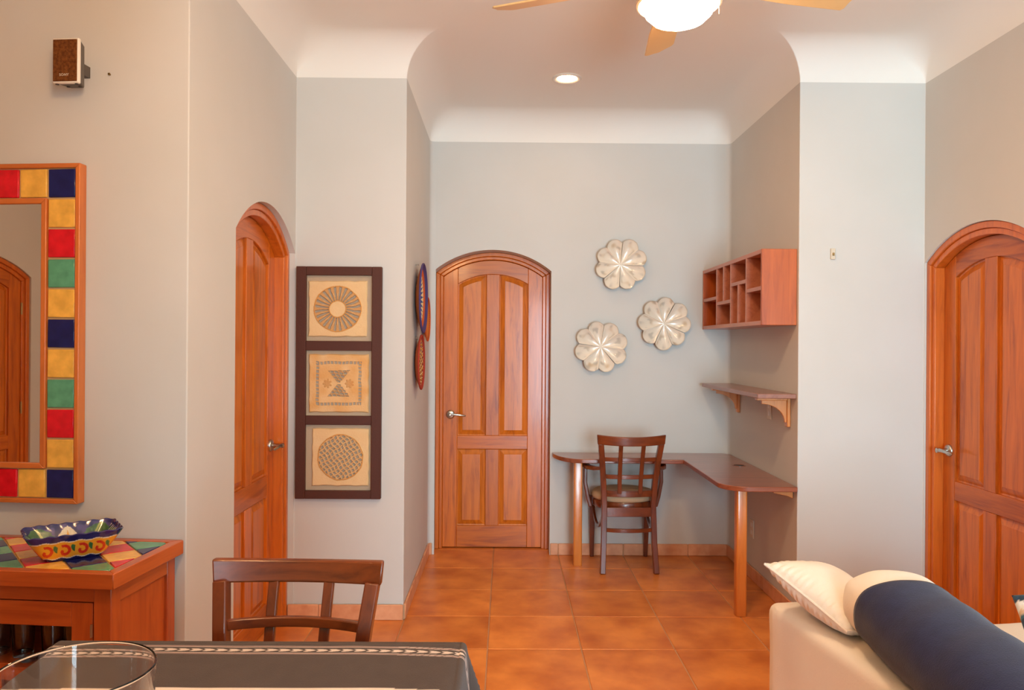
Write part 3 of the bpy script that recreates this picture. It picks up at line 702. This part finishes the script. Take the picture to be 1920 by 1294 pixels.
# ------------------------------------------------------------------ desk
dk = tag(empty('corner_desk', (1.585, 5.555, 0)), 'L-shaped reddish wood corner desk with honey wood legs in the alcove', 'desk')
ox, oy = 1.585, 5.555
def arcpts(cx, cy, r, a0, a1, n=10): return [(cx + r * cos(radians(a0 + (a1 - a0) * k / n)), cy + r * sin(radians(a0 + (a1 - a0) * k / n))) for k in range(n + 1)]
xr, yb = 1.597, 5.567
left = []
for k in range(11):
    t = k / 10; a = radians(90 * t); left.append((.335 + .19 * (1 - cos(a)), 5.555 - .325 * sin(a)))
poly = [(xr, yb - .05), (xr - .05, yb), (.335, yb)] + left + [(1.20, 5.230)] + [(1.195, 4.40)] + arcpts(1.345, 4.385, .150, 180, 268)[1:] + [(xr, 4.235)]
ZD = .735
Geo().prism([(x - ox, y - oy) for x, y in poly], ZD - .028, ZD, 'z').build('desk_top', M['desk'], dk, bevel=.004)
N_ = 28
Geo().lathe([(.044, 0), (.044, .0018), (.036, .0022), (.034, .001), (.034, -.0005), (0, -.0005)], N_, (1.505 - ox, 5.0 - oy, ZD)).build('cable_grommet', M['desk'], dk, smooth=True)
Geo().lathe([(.033, 0), (.0, 0)], N_, (1.505 - ox, 5.0 - oy, ZD + .0004)).build('grommet_hole', M['black'], dk)
for x, y in ((.497, 5.315), (1.316, 4.335)):
    s = .029; Geo().prism([(x - ox + a * s, y - oy + b * s) for a, b in ((-.8, -1), (.8, -1), (1, -.8), (1, .8), (.8, 1), (-.8, 1), (-1, .8), (-1, -.8))], 0, ZD - .028, 'z').build('desk_leg', M['leg'], dk, bevel=.003)
for y in (4.30, 4.9):
    Geo().prism([(xr - ox - .002, ZD - .029), (xr - ox - .11, ZD - .029), (xr - ox - .11, ZD - .045), (xr - ox - .03, ZD - .062), (xr - ox - .002, ZD - .075)], y - oy, y - oy + .022).build('support_bracket', M['brk'], dk, bevel=.002)
Geo().box(.42 - ox, xr - ox - .03, yb - oy - .022, yb - oy - .001, ZD - .062, ZD - .029).build('wall_batten', M['brk'], dk)

# cubby
cu = tag(empty('wall_cubby', (1.60, 4.275, 1.62)), 'wall-mounted wooden cubby with nine open compartments above the shelf', 'cubby')
cd, cl, ch = .195, 1.285, .42; t_ = .016; xf = -cd
Geo().box(xf, -.001, 0, .018, 0, ch).build('end_panel', M['cub'], cu, bevel=.002)
Geo().box(xf, -.001, cl - .018, cl, 0, ch).build('end_panel', M['cub'], cu, bevel=.002)
Geo().box(xf, -.001, .018, cl - .018, 0, .024).build('bottom_panel', M['cubf'], cu, bevel=.002)
Geo().box(xf, -.001, .018, cl - .018, ch - .024, ch).build('top_panel', M['cubf'], cu, bevel=.002)
Geo().box(-.012, -.001, .018, cl - .018, .024, ch - .024).build('back_panel', M['cubin'], cu)
def div(nm, y, z0_, z1_): Geo().box(xf + .001, -.012, y - .011, y + .011, z0_, z1_).build(nm, M['cubf'], cu, bevel=.0015)
def shl(y0_, y1_, z): Geo().box(xf + .001, -.012, y0_, y1_, z - .011, z + .011).build('compartment_shelf', M['cubf'], cu, bevel=.0015)
A, B_, C_ = .285, .600, .925; lo_, hi_ = .024, ch - .024
for y in (A, B_, C_): div('divider', y, lo_, hi_)
shl(.018, A - .011, .205)
shl(A + .011, B_ - .011, .265); div('thin_divider', (A + B_) / 2, lo_, .254)
shl(B_ + .011, C_ - .011, .165); div('thin_divider', (B_ + C_) / 2, .176, hi_)
shl(C_ + .011, cl - .018, .205)

# shelf
sh = tag(empty('wall_shelf', (1.60, 4.27, 1.215)), 'brown wooden wall shelf on two curved brackets below the cubby', 'shelf')
Geo().box(-.215, -.001, 0, 1.22, 0, .026).build('shelf_board', M['shf'], sh, bevel=.003)
for y in (.105, 1.045):
    b_ = Geo().box(-.020, -.001, y - .022, y + .022, -.165, -.001).build('bracket_plate', M['brk'], sh, bevel=.004)
    Geo().box(-.190, -.020, y - .020, y + .020, -.016, -.001).build('bracket_arm', M['brk'], b_, bevel=.002)
    cv = [(-.160 + .130 * sin(radians(a)), -.140 + .104 * cos(radians(a))) for a in range(0, 91, 10)]
    Geo().prism([(-.020, -.016), (-.160, -.016), (-.160, -.036)] + cv[1:] + [(-.020, -.140)], y - .010, y + .010).build('bracket_web', M['brk'], b_, bevel=.002)

# outlets and the small wall plate
def outlet(name, label, loc, rz, w_, h_):
    o = tag(empty(name, loc, rz), label, 'outlet'); Geo().box(-w_/2, w_/2, -.007, -.0005, -h_/2, h_/2).build('cover_plate', M['ivory'], o, bevel=.003)
    for z in (-h_ * .2, h_ * .2): Geo().box(-w_ * .22, w_ * .22, -.0085, -.006, z - h_ * .11, z + h_ * .11).build('socket', M['white_pl'], o, bevel=.002)
    return o
outlet('wall_outlet', 'small outlet on the shaded wall just under the wall shelf', (1.60, 4.70, 1.118), radians(-90), .072, .115)
outlet('wall_outlet', 'outlet on the shaded wall low beside the near desk leg', (1.60, 5.02, .325), radians(-90), .075, .118)
hp = tag(empty('wall_fitting', (1.784, 4.25, 2.01)), 'tiny ivory fitting alone high on the right pier', 'fitting')
Geo().box(-.013, .013, -.012, -.0005, -.030, .030).build('plate', M['ivory'], hp, bevel=.003); Geo().box(-.005, .005, -.018, -.011, -.010, .006).build('button', M['brass'], hp, bevel=.002)

# ------------------------------------------------------------------ framed three-tile art
ar = tag(empty('framed_artwork', (-.905, 4.25, 0)), 'tall dark brown frame holding three square handmade-paper reliefs', 'artwork')
az0, az1, ahw = .66, 1.918, .231
wins = [(1.515, 1.871), (1.110, 1.463), (.705, 1.061)]; wx = .178
for sg in (-1, 1):
    a, b = sorted((sg * wx, sg * ahw)); Geo().box(a, b, -.035, -.001, az0, az1).build('frame_stile', M['brownframe'], ar, bevel=.003)
zz = [az1, 1.871, 1.515, 1.463, 1.110, 1.061, .705, az0]
for k in range(4): Geo().box(-wx, wx, -.034, -.001, zz[2*k+1], zz[2*k]).build('frame_rail', M['brownframe'], ar, bevel=.003)
Geo().box(-wx, wx, -.012, -.0015, .705, 1.871).build('linen_backing', M['linen'], ar)
pc, po, cord, hole = lin((232, 200, 152)), lin((220, 160, 92)), lin((196, 138, 78)), lin((168, 156, 138))
def relief(kind, x, y):
    """x,y in -1..1 -> (height, colour)"""
    n = vn(x * 4 + kind * 9, y * 4); base = mixc(pc, po, (.15, .62, .18)[kind] * (.4 + n)); h = .003 * (n - .5)
    r = hypot(x, y); th = atan2(y, x)
    if kind == 0:
        if .31 < r < .78:
            k = th / (2 * pi) * 24; s = abs((k % 1) - .5); cordm = sst(.12, .30, s) if r > .5 else sst(.10, .26, s * .9)
            knot = hypot((r - (.50 + .05 * (int(k) % 2))) * 9, (s - .5) * 3.0)
            if knot < .55: return .004, mixc(cord, pc, .45)
            if cordm > .55: return .002, mixc(cord, pc, .25)
            return -.005, hole
        if .27 < r < .31 or .78 < r < .82: return .003, mixc(cord, po, .5)
    elif kind == 1:
        m_ = max(abs(x), abs(y))
        if .66 < m_ < .76:
            q = (y if abs(x) > abs(y) else x); s = (q * 8.2 + .2 * vn(q * 9, 3)) % 1
            if s < .68 and abs(q) < .76: return -.004, hole
            return 0, mixc(base, cord, .3)
        a = abs(y)
        if .03 < a < .44 and abs(x) < (a - .02) * .80 + .03:
            s1 = (x * 7 + y * 6 + .3 * sin(9 * y)) % 1; s2 = (y * 10 + .25 * sin(8 * x)) % 1
            if s1 < .28 or s2 < .34: return .002, mixc(cord, pc, .3)
            return -.005, hole
        for cx in (-.37, .37):
            rr = hypot(x - cx, y); t2 = atan2(y, x - cx)
            if rr < .16 * (.55 + .45 * abs(sin(t2 * 3.5))): return .003, mixc(cord, base, .35)
    else:
        if r < .76:
            a = (x * .82 + y * .57) * 7.2; b = (-x * .57 + y * .82) * 7.2
            a += .15 * sin(b * 2); b += .15 * sin(a * 1.7)
            if a % 1 < .40 or b % 1 < .40: return .003 if a % 1 < .4 else .002, mixc(cord, pc, .35 + .3 * vn(x * 30, y * 30))
            return -.005, hole
        if r < .80: return .003, mixc(cord, po, .4)
    return h, base
pap = [(-1.074 + .905, -.755 + .905, 1.538, 1.842), (-1.069 + .905, -.743 + .905, 1.127, 1.443), (-1.049 + .905, -.738 + .905, .728, 1.041)]
for k, (xa, xb, za, zb) in enumerate(pap):
    g = Geo(); NN = 150
    def pf(u, v, dz=None):
        x, y = 2 * u - 1, 2 * v - 1; jx = .006 * (vn(v * 9 + k * 5, 7.7 + round(u)) - .5); jz = .006 * (vn(u * 9 + k * 5, 3.3 + round(v)) - .5)
        ed = min(u, 1 - u, v, 1 - v); h, c = relief(k, x, y); rise = .009 * sst(-.002, .02, ed)
        return (xa + (xb - xa) * u + jx * (1 if ed < .2 else .5), -.0125 - rise - h * sst(0, .03, ed) * .8, za + (zb - za) * v + jz)
    g.grid(pf, NN, NN, lambda u, v: relief(k, 2*u-1, 2*v-1)[1])
    o = g.build('paper_relief', M['vc_paper'], ar, smooth=True, angle=50); o['label'] = ['cream paper square with an open ring of knotted cords', 'tan paper square with an hourglass and dashed border', 'cream paper square with a latticed disc'][k]

# ------------------------------------------------------------------ woven baskets on the alcove side wall
cPu, cOr, cBl, cCr, cRd, cYe, cBr = lin((84, 70, 116)), lin((206, 96, 46)), lin((62, 84, 132)), lin((226, 204, 160)), lin((168, 62, 46)), lin((222, 164, 66)), lin((164, 104, 60))
def basket(name, label, y, z, R, dep, kind):
    o = tag(empty(name, (-.5495, y, z)), label, 'basket', 'woven baskets on the alcove wall'); o.rotation_euler.z = 0
    NA, NR = 180, 40
    def prof(t): return dep * (t ** 2.2)                      # bowl depth out of the wall
    def colr(u, t):
        a = u * 2 * pi
        if kind == 0:
            if t > .86: return cPu
            if t > .74: return cOr
            if t > .48:
                s = (u * 30) % 1; w_ = (t - .48) / .26
                return cBl if abs(s - .5) * 2 < 1 - w_ * .9 else cCr
            if t > .40: return cOr
            return mixc(cOr, cBr, .4)
        if kind == 1:
            if t > .88: return cRd
            if t > .42:
                s = (u * 22 + (t * 6)) % 1; s2 = (u * 22 - t * 6) % 1
                if s < .30: return cYe
                if s2 < .25: return cCr
                return mixc(cRd, lin((90, 60, 50)), .5)
            return cRd
        if t > .90: return lin((70, 46, 30)) if (u * 60) % 1 < .4 else cOr
        return mixc(cOr, cYe, .25)
    g = Geo(); g.grid(lambda u, t: (.006 + prof(t), R * (.02 + .98 * t) * cos(2*pi*u), R * (.02 + .98 * t) * sin(2*pi*u)), NA, NR, colr, True); f = g.build('woven_face', M['vc_matte'], o, smooth=True, angle=80)
    g = Geo(); g.grid(lambda u, t: (.001 + prof(t) * .98, R * 1.008 * (.02 + .98 * t) * cos(2*pi*u), R * 1.008 * (.02 + .98 * t) * sin(2*pi*u)), NA, NR, lambda u, t: mixc(cBr, cOr, (.3, .7, .8)[kind] + .15 * (((t * 22) % 1) < .5)) , True); g.build('woven_back', M['vc_matte'], o, smooth=True, angle=80)
    g = Geo(); rr = .006; path = []
    g.grid(lambda u, v: (.004 + prof(1) + rr * sin(2*pi*v), (R + rr * cos(2*pi*v)) * cos(2*pi*u), (R + rr * cos(2*pi*v)) * sin(2*pi*u)), NA, 8, lambda u, v: (cPu, cRd, cOr)[kind], True); g.build('coiled_rim', M['vc_matte'], o, smooth=True, angle=80)
    Geo().lathe([(.002, 0), (.002, .018), (.006, .019), (.006, .022), (0, .022)], 10, (0, -.04 - .0, R * (.96 if kind == 0 else .9)), 'x').build('hanging_nail', M['steel'], o)
basket('woven_basket', 'largest round woven basket with purple rim and blue zigzag on the alcove wall', 4.74, 1.780, .208, .042, 0)
basket('woven_basket', 'round woven basket with red rim and yellow pattern, lowest on the alcove wall', 4.72, 1.392, .162, .034, 1)
basket('woven_basket', 'orange woven basket half hidden behind the largest one', 5.12, 1.665, .140, .030, 2)

# ------------------------------------------------------------------ shell flowers
def petal_mesh(sd):
    g = Geo(); nr, na = 26, 16; half = pi / 8 * .985; R = .188
    def rim(s):
        q = abs(s); return R * ((1 - .05 * q) if q < .42 else (.979 - .22 * (q - .42) - .10 * max(0, q - .8)))
    def fn(u, v):
        s = 2 * v - 1; r = .002 + (rim(s) - .002) * u; a = half * s
        cup = .034 * u ** 1.8 - .007 * (1 - s * s) * sin(pi * min(1, u * 1.05)) + .004 * sst(.7, 1, abs(s)) * sst(.05, .3, u) + .003 * sst(.94, 1, u)
        return (r * sin(a), -(.022 + cup), r * cos(a))
    w, gr, br, dk_ = lin((240, 226, 206)), lin((226, 214, 196)), lin((196, 164, 120)), lin((178, 170, 158))
    def cf(u, v):
        s = abs(2 * v - 1); n1 = vn(u * 5 + sd * 7.1, v * 3 + sd * 3.3); n2 = vn(u * 7 + sd, v * 4 + 5 * sd)
        c = mixc(w, gr, .3 + .5 * n2); c = mixc(c, br, .75 * sst(.48, .8, n1 * .6 + n2 * .4) * sst(.3, .6, u)); c = mixc(c, dk_, .6 * sst(.62, .85, n2) * sst(.3, .6, u))
        c = mixc(c, w, sst(.72, .9, s)); c = mixc(c, w, sst(.5, .2, u)); return mixc(c, lin((150, 128, 100)), .5 * sst(.97, 1, u))
    g.grid(fn, nr, na, cf)
    # back shell gives each petal real thickness
    vs0 = list(g.v); m = nr + 1
    n0 = len(g.v); g.v += [(x * .985, y + .009, z * .985) for x, y, z in vs0]; g.c += [lin((120, 104, 84))] * n0
    g.f += [tuple(n0 + i for i in reversed(f)) for f in list(g.f)]
    loop = [i for i in range(m)] + [j * m + nr for j in range(1, na + 1)] + [na * m + i for i in range(nr - 1, -1, -1)] + [j * m for j in range(na - 1, 0, -1)]
    for k in range(len(loop)):
        a, b = loop[k], loop[(k + 1) % len(loop)]; g.f.append((a, b, n0 + b, n0 + a))
    return g.mesh('petal')
pm = [petal_mesh(k * 1.37 + .5) for k in range(6)]
for q in pm: q.materials.append(M['petal'])
def flower(label, x, z, rot, sd):
    o = tag(empty('wall_flower', (x, 5.57, z)), label, 'wall decor', 'pearly shell flowers on the back wall'); rnd = random.Random(sd)
    for k in range(8):
        p = link('petal', pm[rnd.randrange(6)], None, o, smooth=True, angle=80); p.rotation_euler.y = rot + k * pi / 4 + rnd.uniform(-.03, .03); s = rnd.uniform(.97, 1.03); p.scale = (s, 1, s)
    Geo().lathe([(.05, -.001), (.05, -.012), (.02, -.019), (0, -.019)], 20, (0, 0, 0), 'y').build('mount', M['ivory'], o, smooth=True)
flower('highest of the three pearly shell wall flowers', .812, 2.078, pi / 8 + .08, 1)
flower('pearly shell wall flower nearest the wooden cubby', 1.126, 1.660, .06, 2)
flower('lowest pearly shell wall flower, the one nearest the arched back door', .676, 1.493, pi / 8 + .12, 3)

# ------------------------------------------------------------------ sofa group
SO = (.955, 2.83); SA = radians(8.2)      # far left corner; local x to the right, local y away from camera
def sofa_empty(name, x, y, z): 
    c, s = cos(SA), sin(SA); return empty(name, (SO[0] + c * x - s * y, SO[1] + s * x + c * y, z), SA)
def rbox(hx, hy, hz, r, n=22, bulge=(0, 0, 0), noise=0, seed=0):
    g = Geo(); idx = {}
    def key(p): return tuple(round(q, 6) for q in p)
    def sp(t): return math.copysign(1 - (1 - abs(t)) ** 1.6, t)
    def addp(p):
        k = key(p)
        if k in idx: return idx[k]
        q = [sp(p[0]) * hx, sp(p[1]) * hy, sp(p[2]) * hz]; h = (hx, hy, hz)
        inn = [max(-(h[i] - r), min(h[i] - r, q[i])) for i in range(3)]; d = [q[i] - inn[i] for i in range(3)]; L_ = sqrt(sum(v * v for v in d)) or 1
        pos = [inn[i] + d[i] / L_ * r for i in range(3)]; nx = [pos[i] / h[i] for i in range(3)]
        for i in range(3):
            j, k2 = (i + 1) % 3, (i + 2) % 3; pos[i] += bulge[i] * math.copysign(1, nx[i]) * abs(nx[i]) ** 3 * max(0, 1 - nx[j] ** 2) * max(0, 1 - nx[k2] ** 2)
        if noise:
            w_ = noise * ((vn(pos[0] * 6 + seed, pos[1] * 5 + pos[2] * 7) - .5) + .5 * (vn(pos[0] * 17 + seed, pos[1] * 9 - pos[2] * 15) - .5))
            for i in range(3): pos[i] += d[i] / L_ * w_
        g.v.append(tuple(pos)); idx[k] = len(g.v) - 1; return idx[k]
    for ax in range(3):
        for sg in (-1, 1):
            for i in range(n):
                for j in range(n):
                    q = []
                    for a, b in ((i, j), (i + 1, j), (i + 1, j + 1), (i, j + 1)):
                        p = [0, 0, 0]; p[ax] = sg; p[(ax + 1) % 3] = 2 * a / n - 1; p[(ax + 2) % 3] = 2 * b / n - 1; q.append(addp(p))
                    g.f.append(tuple(q))
    return g
def shift(g, d): g.v = [(p[0] + d[0], p[1] + d[1], p[2] + d[2]) for p in g.v]; return g
sf = tag(sofa_empty('sofa', 0, 0, 0), 'low sofa in a beige slipcover at the lower right', 'sofa')
SL = 2.15
shift(rbox(.17, SL / 2, .285, .035, 26, (0, 0, .004), .006, 3), (.17, -SL / 2, .290)).build('back_base', M['beige_f'], sf, smooth=True, angle=80)
shift(rbox(.40, SL / 2, .14, .03, 16, noise=.004), (.72, -SL / 2, .155)).build('seat_base', M['beige_f'], sf, smooth=True, angle=80)
for k in range(2): shift(rbox(.39, SL / 4 - .004, .085, .04, 18, (0, 0, .02), .004, k), (.73, -SL / 4 - k * SL / 2, .375)).build('seat_cushion', M['beige_f'], sf, smooth=True, angle=80)
for x in (.06, 1.05):
    for y in (-.06, -SL + .06): Geo().box(x - .025, x + .025, y - .025, y + .025, 0, .02).build('foot', M['chz'], sf)
# long back roll
rl = tag(sofa_empty('back_bolster', .232, -.335, .690), 'thick beige bolster cushion lying along the sofa back', 'cushion')
BLn = 1.75; RA, RB = .152, .104
def roll_pt(u, v, off=0, y0=0, y1=None):
    a = 2 * pi * u; ca, sa = cos(a), sin(a); n = .86; yv = v * BLn
    e = min(1, yv / .10); cap = (1 - (1 - e) ** 2.4) ** .42 if e < 1 else 1
    e2 = min(1, (BLn - yv) / .10); cap *= (1 - (1 - e2) ** 2.4) ** .42 if e2 < 1 else 1
    w_ = .008 * (vn(sin(a) * 2 + 3, yv * 9 + cos(a)) - .5) + .005 * (vn(sin(a) * 4 + 9, yv * 26 + 2 * cos(a)) - .5) * sst(.3, .0, yv - .1)
    k = (cap * .97 + .03)
    x = (RA * k + off + w_) * math.copysign(abs(ca) ** n, ca); z = (RB * k + off + w_) * math.copysign(abs(sa) ** n, sa) - .010 * sst(.0, .9, yv)
    return (x, -yv, z)
rl.rotation_euler.z = radians(-5)
g = Geo(); g.grid(lambda u, v: roll_pt(u, v), 64, 120, None, True); n_ = len(g.v); g.f += [tuple(range(63, -1, -1)), tuple(range(n_ - 64, n_))]
g.build('bolster_cover', M['beige_f'], rl, smooth=True, angle=80)
th_ = tag(sofa_empty('navy_throw', .232, -.335, .690), 'plain navy blue throw wrapped over the beige bolster', 'throw')
th_.rotation_euler.z = radians(-5)
g = Geo(); g.grid(lambda u, v: roll_pt(u, .112 + v * .87, .005), 64, 100, None, True); g.build('throw_cloth', M['navy'], th_, smooth=True, angle=80, fixn=False)
so_ = th_.children[0].modifiers.new('thick', 'SOLIDIFY'); so_.thickness = .004; so_.offset = -1
# pillows
def pillow(g, a, T, ears=.02, n=44, wr=.010, colf=None, seed=0):
    def f(u, v, s):
        x, y = 2 * u - 1, 2 * v - 1
        ex = max(0, 1 - abs(x) ** 2.4); ey = max(0, 1 - abs(y) ** 2.4); h = T * (ex ** .55) * (ey ** .55)
        px = a * x * (1 - ears * 1.6 * (1 - y * y) * abs(x)); py = a * y * (1 - ears * 1.6 * (1 - x * x) * abs(y))
        ed = min(1 - abs(x), 1 - abs(y)); t = x if abs(y) > abs(x) else y
        h += wr * sin(t * 46 + 3 * vn(t * 9, seed)) * sst(.34, .04, ed) * sst(0, .06, ed) * .5 + wr * .5 * (vn(x * 3 + seed, y * 3) - .5) * min(1, ed * 4)
        return (px, py, s * h)
    for s in (1, -1): g.grid(lambda u, v: f(u, v, s), n, n, (lambda u, v: colf(2*u-1, 2*v-1, s)) if colf else None)
    return g
def orient(o, c, e1, e2):
    e1 = Vector(e1).normalized(); e2 = Vector(e2); e2 = (e2 - e1 * e2.dot(e1)).normalized(); e3 = e1.cross(e2)
    m_ = Matrix((e1, e2, e3)).transposed().to_4x4(); m_.translation = Vector(c); o.matrix_world = m_
def weld(o):
    bm = bmesh.new(); bm.from_mesh(o.data); bmesh.ops.remove_doubles(bm, verts=bm.verts, dist=.0004); bmesh.ops.recalc_face_normals(bm, faces=bm.faces); bm.to_mesh(o.data); bm.free()
p1 = tag(empty('throw_pillow'), 'beige throw pillow with gathered seam on the far sofa corner', 'pillow')
pg = pillow(Geo(), .20, .075, .03); pg.build('pillow_cover', M['beige_f'], p1, smooth=True, angle=80)
weld(p1.children[0])
gp = Geo()
def seam(x, y): return (.20 * x * (1 - .048 * (1 - y * y) * abs(x)), .20 * y * (1 - .048 * (1 - x * x) * abs(y)), 0)
ring = [seam(-1 + 2 * k / 24, -1) for k in range(24)] + [seam(1, -1 + 2 * k / 24) for k in range(24)] + [seam(1 - 2 * k / 24, 1) for k in range(24)] + [seam(-1, 1 - 2 * k / 24) for k in range(25)]
gp.tube(ring, .0045, 6).build('piping', M['beige_f'], p1, smooth=True)
Ap, Bp = Vector((.915, 2.72, .735)), Vector((1.055, 2.40, .625)); e1 = (Bp - Ap).normalized(); e2 = Vector((.88, .46, -.16)); e2 = (e2 - e1 * e2.dot(e1)).normalized()
orient(p1, (Ap + Bp) / 2 + e2 * .150 - Vector((0, 0, .0)), e1, e2); p1.scale = (.95, .75, 1)
def zig(x, y, s):
    t = y * 2.3 + .32 * abs(((x * 1.6) % 1) * 2 - 1); k = t % 1
    if k < .30: return lin((52, 72, 92))
    if k < .42: return lin((70, 110, 128))
    if k < .62: return lin((226, 190, 156))
    return lin((236, 230, 222))
p2 = tag(empty('patterned_cushion'), 'cushion with teal, peach and white zigzag bands on the sofa seat at the right edge', 'cushion')
pillow(Geo(), .21, .07, .03, 60, .006, zig, 4).build('cushion_cover', M['vc_cloth'], p2, smooth=True, angle=80); weld(p2.children[0])
orient(p2, (1.71, 2.20, .645), (.74, -.52, .30), (.02, .72, .62)); p2.scale = (.92, .92, 1)

# ------------------------------------------------------------------ ceiling fan, alcove downlight and added lamps
fn = tag(empty('ceiling_fan', (.640, 2.92, ZC + CR)), 'five-blade ceiling fan with a lit white glass bowl', 'ceiling fan')
zc_ = ZC + CR
Geo().lathe([(.0, 0), (.070, 0), (.066, -.03), (.030, -.055), (.014, -.058)], 32, cap1=True).build('canopy', M['fanmet'], fn, smooth=True)
Geo().lathe([(.012, -.05), (.012, -.16)], 16).build('down_rod', M['fanmet'], fn, smooth=True)
Geo().lathe([(.02, -.150), (.080, -.158), (.105, -.185), (.110, -.235), (.090, -.270), (.060, -.285), (0, -.285)], 40).build('motor_housing', M['fanmet'], fn, smooth=True)
Geo().lathe([(.060, -.28), (.075, -.31), (.100, -.330), (.060, -.335)], 40).build('light_neck', M['fanmet'], fn, smooth=True)
Geo().lathe([(.100, -.330), (.150, -.342), (.160, -.356), (.158, -.368), (.151, -.372), (.141, -.366), (.139, -.356)], 48).build('bowl_ring', M['fanmet'], fn, smooth=True)
Geo().lathe([(.137, -.358), (.136, -.372), (.124, -.402), (.098, -.427), (.060, -.443), (.025, -.449), (0, -.450)], 48).build('glass_bowl', M['bowl_e'], fn, smooth=True)
bl = []
n = 18
def blade_poly():
    pts = [(.17, -.050), (.50, -.066), (.690, -.070), (.708, -.062), (.724, -.036), (.747, -.004), (.744, .02), (.745, .05), (.735, .064), (.50, .066), (.17, .050)]
    return pts
gb = Geo().prism(blade_poly(), -.004, .004, 'z'); bm_ = gb.mesh('fan_blade'); bm_.materials.append(M['fanblade'])
gi = Geo().prism([(.085, -.022), (.17, -.040), (.215, -.030), (.215, .030), (.17, .040), (.085, .022)], .004, .010, 'z').mesh('blade_iron'); gi.materials.append(M['fanmet'])
for k in range(5):
    a = radians(13 + 72 * k); b = link('fan_blade', bm_, None, fn, bevel=.002); b.location = (0, 0, -.265); b.rotation_euler = (radians(-16), 0, a)
    i_ = link('blade_iron', gi, None, b)
Geo().tube([(.152, .0, -.36), (.152, 0, -.40)], .0012, 6).build('pull_chain', M['brass'], fn)
def downlight(label, x, y):
    d = tag(empty('recessed_downlight', (x, y, ZC + CR)), label, 'ceiling light')
    Geo().lathe([(.090, 0), (.091, -.006), (.086, -.010), (.070, -.009), (.062, -.004), (.062, -.001)], 40).build('trim_ring', M['white_pl'], d, smooth=True)
    Geo().lathe([(.064, -.0035), (0, -.0035)], 40).build('lens', M['lens_e'], d)
downlight('lit recessed ceiling light in front of the alcove', .365, 4.80)
downlight('unseen ceiling light added to brighten the far dining wall', -2.9, 1.0)  # added fill: lifts the wall and door reflected in the mirror
downlight('unseen ceiling light added over the sofa', 1.5, 1.3)  # added fill: warms sofa and floor, no fixture known here
downlight('unseen ceiling light added over the camera', .2, .5)  # added fill: warms the near floor and table, no fixture known here
pn = tag(empty('added_pendant_lamp', (-.62, 1.25, ZC + CR)), 'unseen globe lamp added over the dining table as warm fill', 'lamp')  # added lamp: warm fill for the mirror wall and the sofa's left face
Geo().lathe([(0, 0), (.055, 0), (.052, -.02), (.012, -.03), (0, -.03)], 28).build('ceiling_rose', M['fanmet'], pn, smooth=True)
Geo().tube([(0, 0, -.02), (0, 0, -.50)], .004, 8).build('cord', M['black'], pn)
Geo().lathe([(0, -.48), (.035, -.485), (.040, -.53), (.05, -.545), (0, -.545)], 28).build('lamp_holder', M['fanmet'], pn, smooth=True)
Geo().lathe([(.13 * sin(pi * k / 24), -.665 + .13 * cos(pi * k / 24)) for k in range(25)], 40).build('globe', M['added_pend_e'], pn, smooth=True)
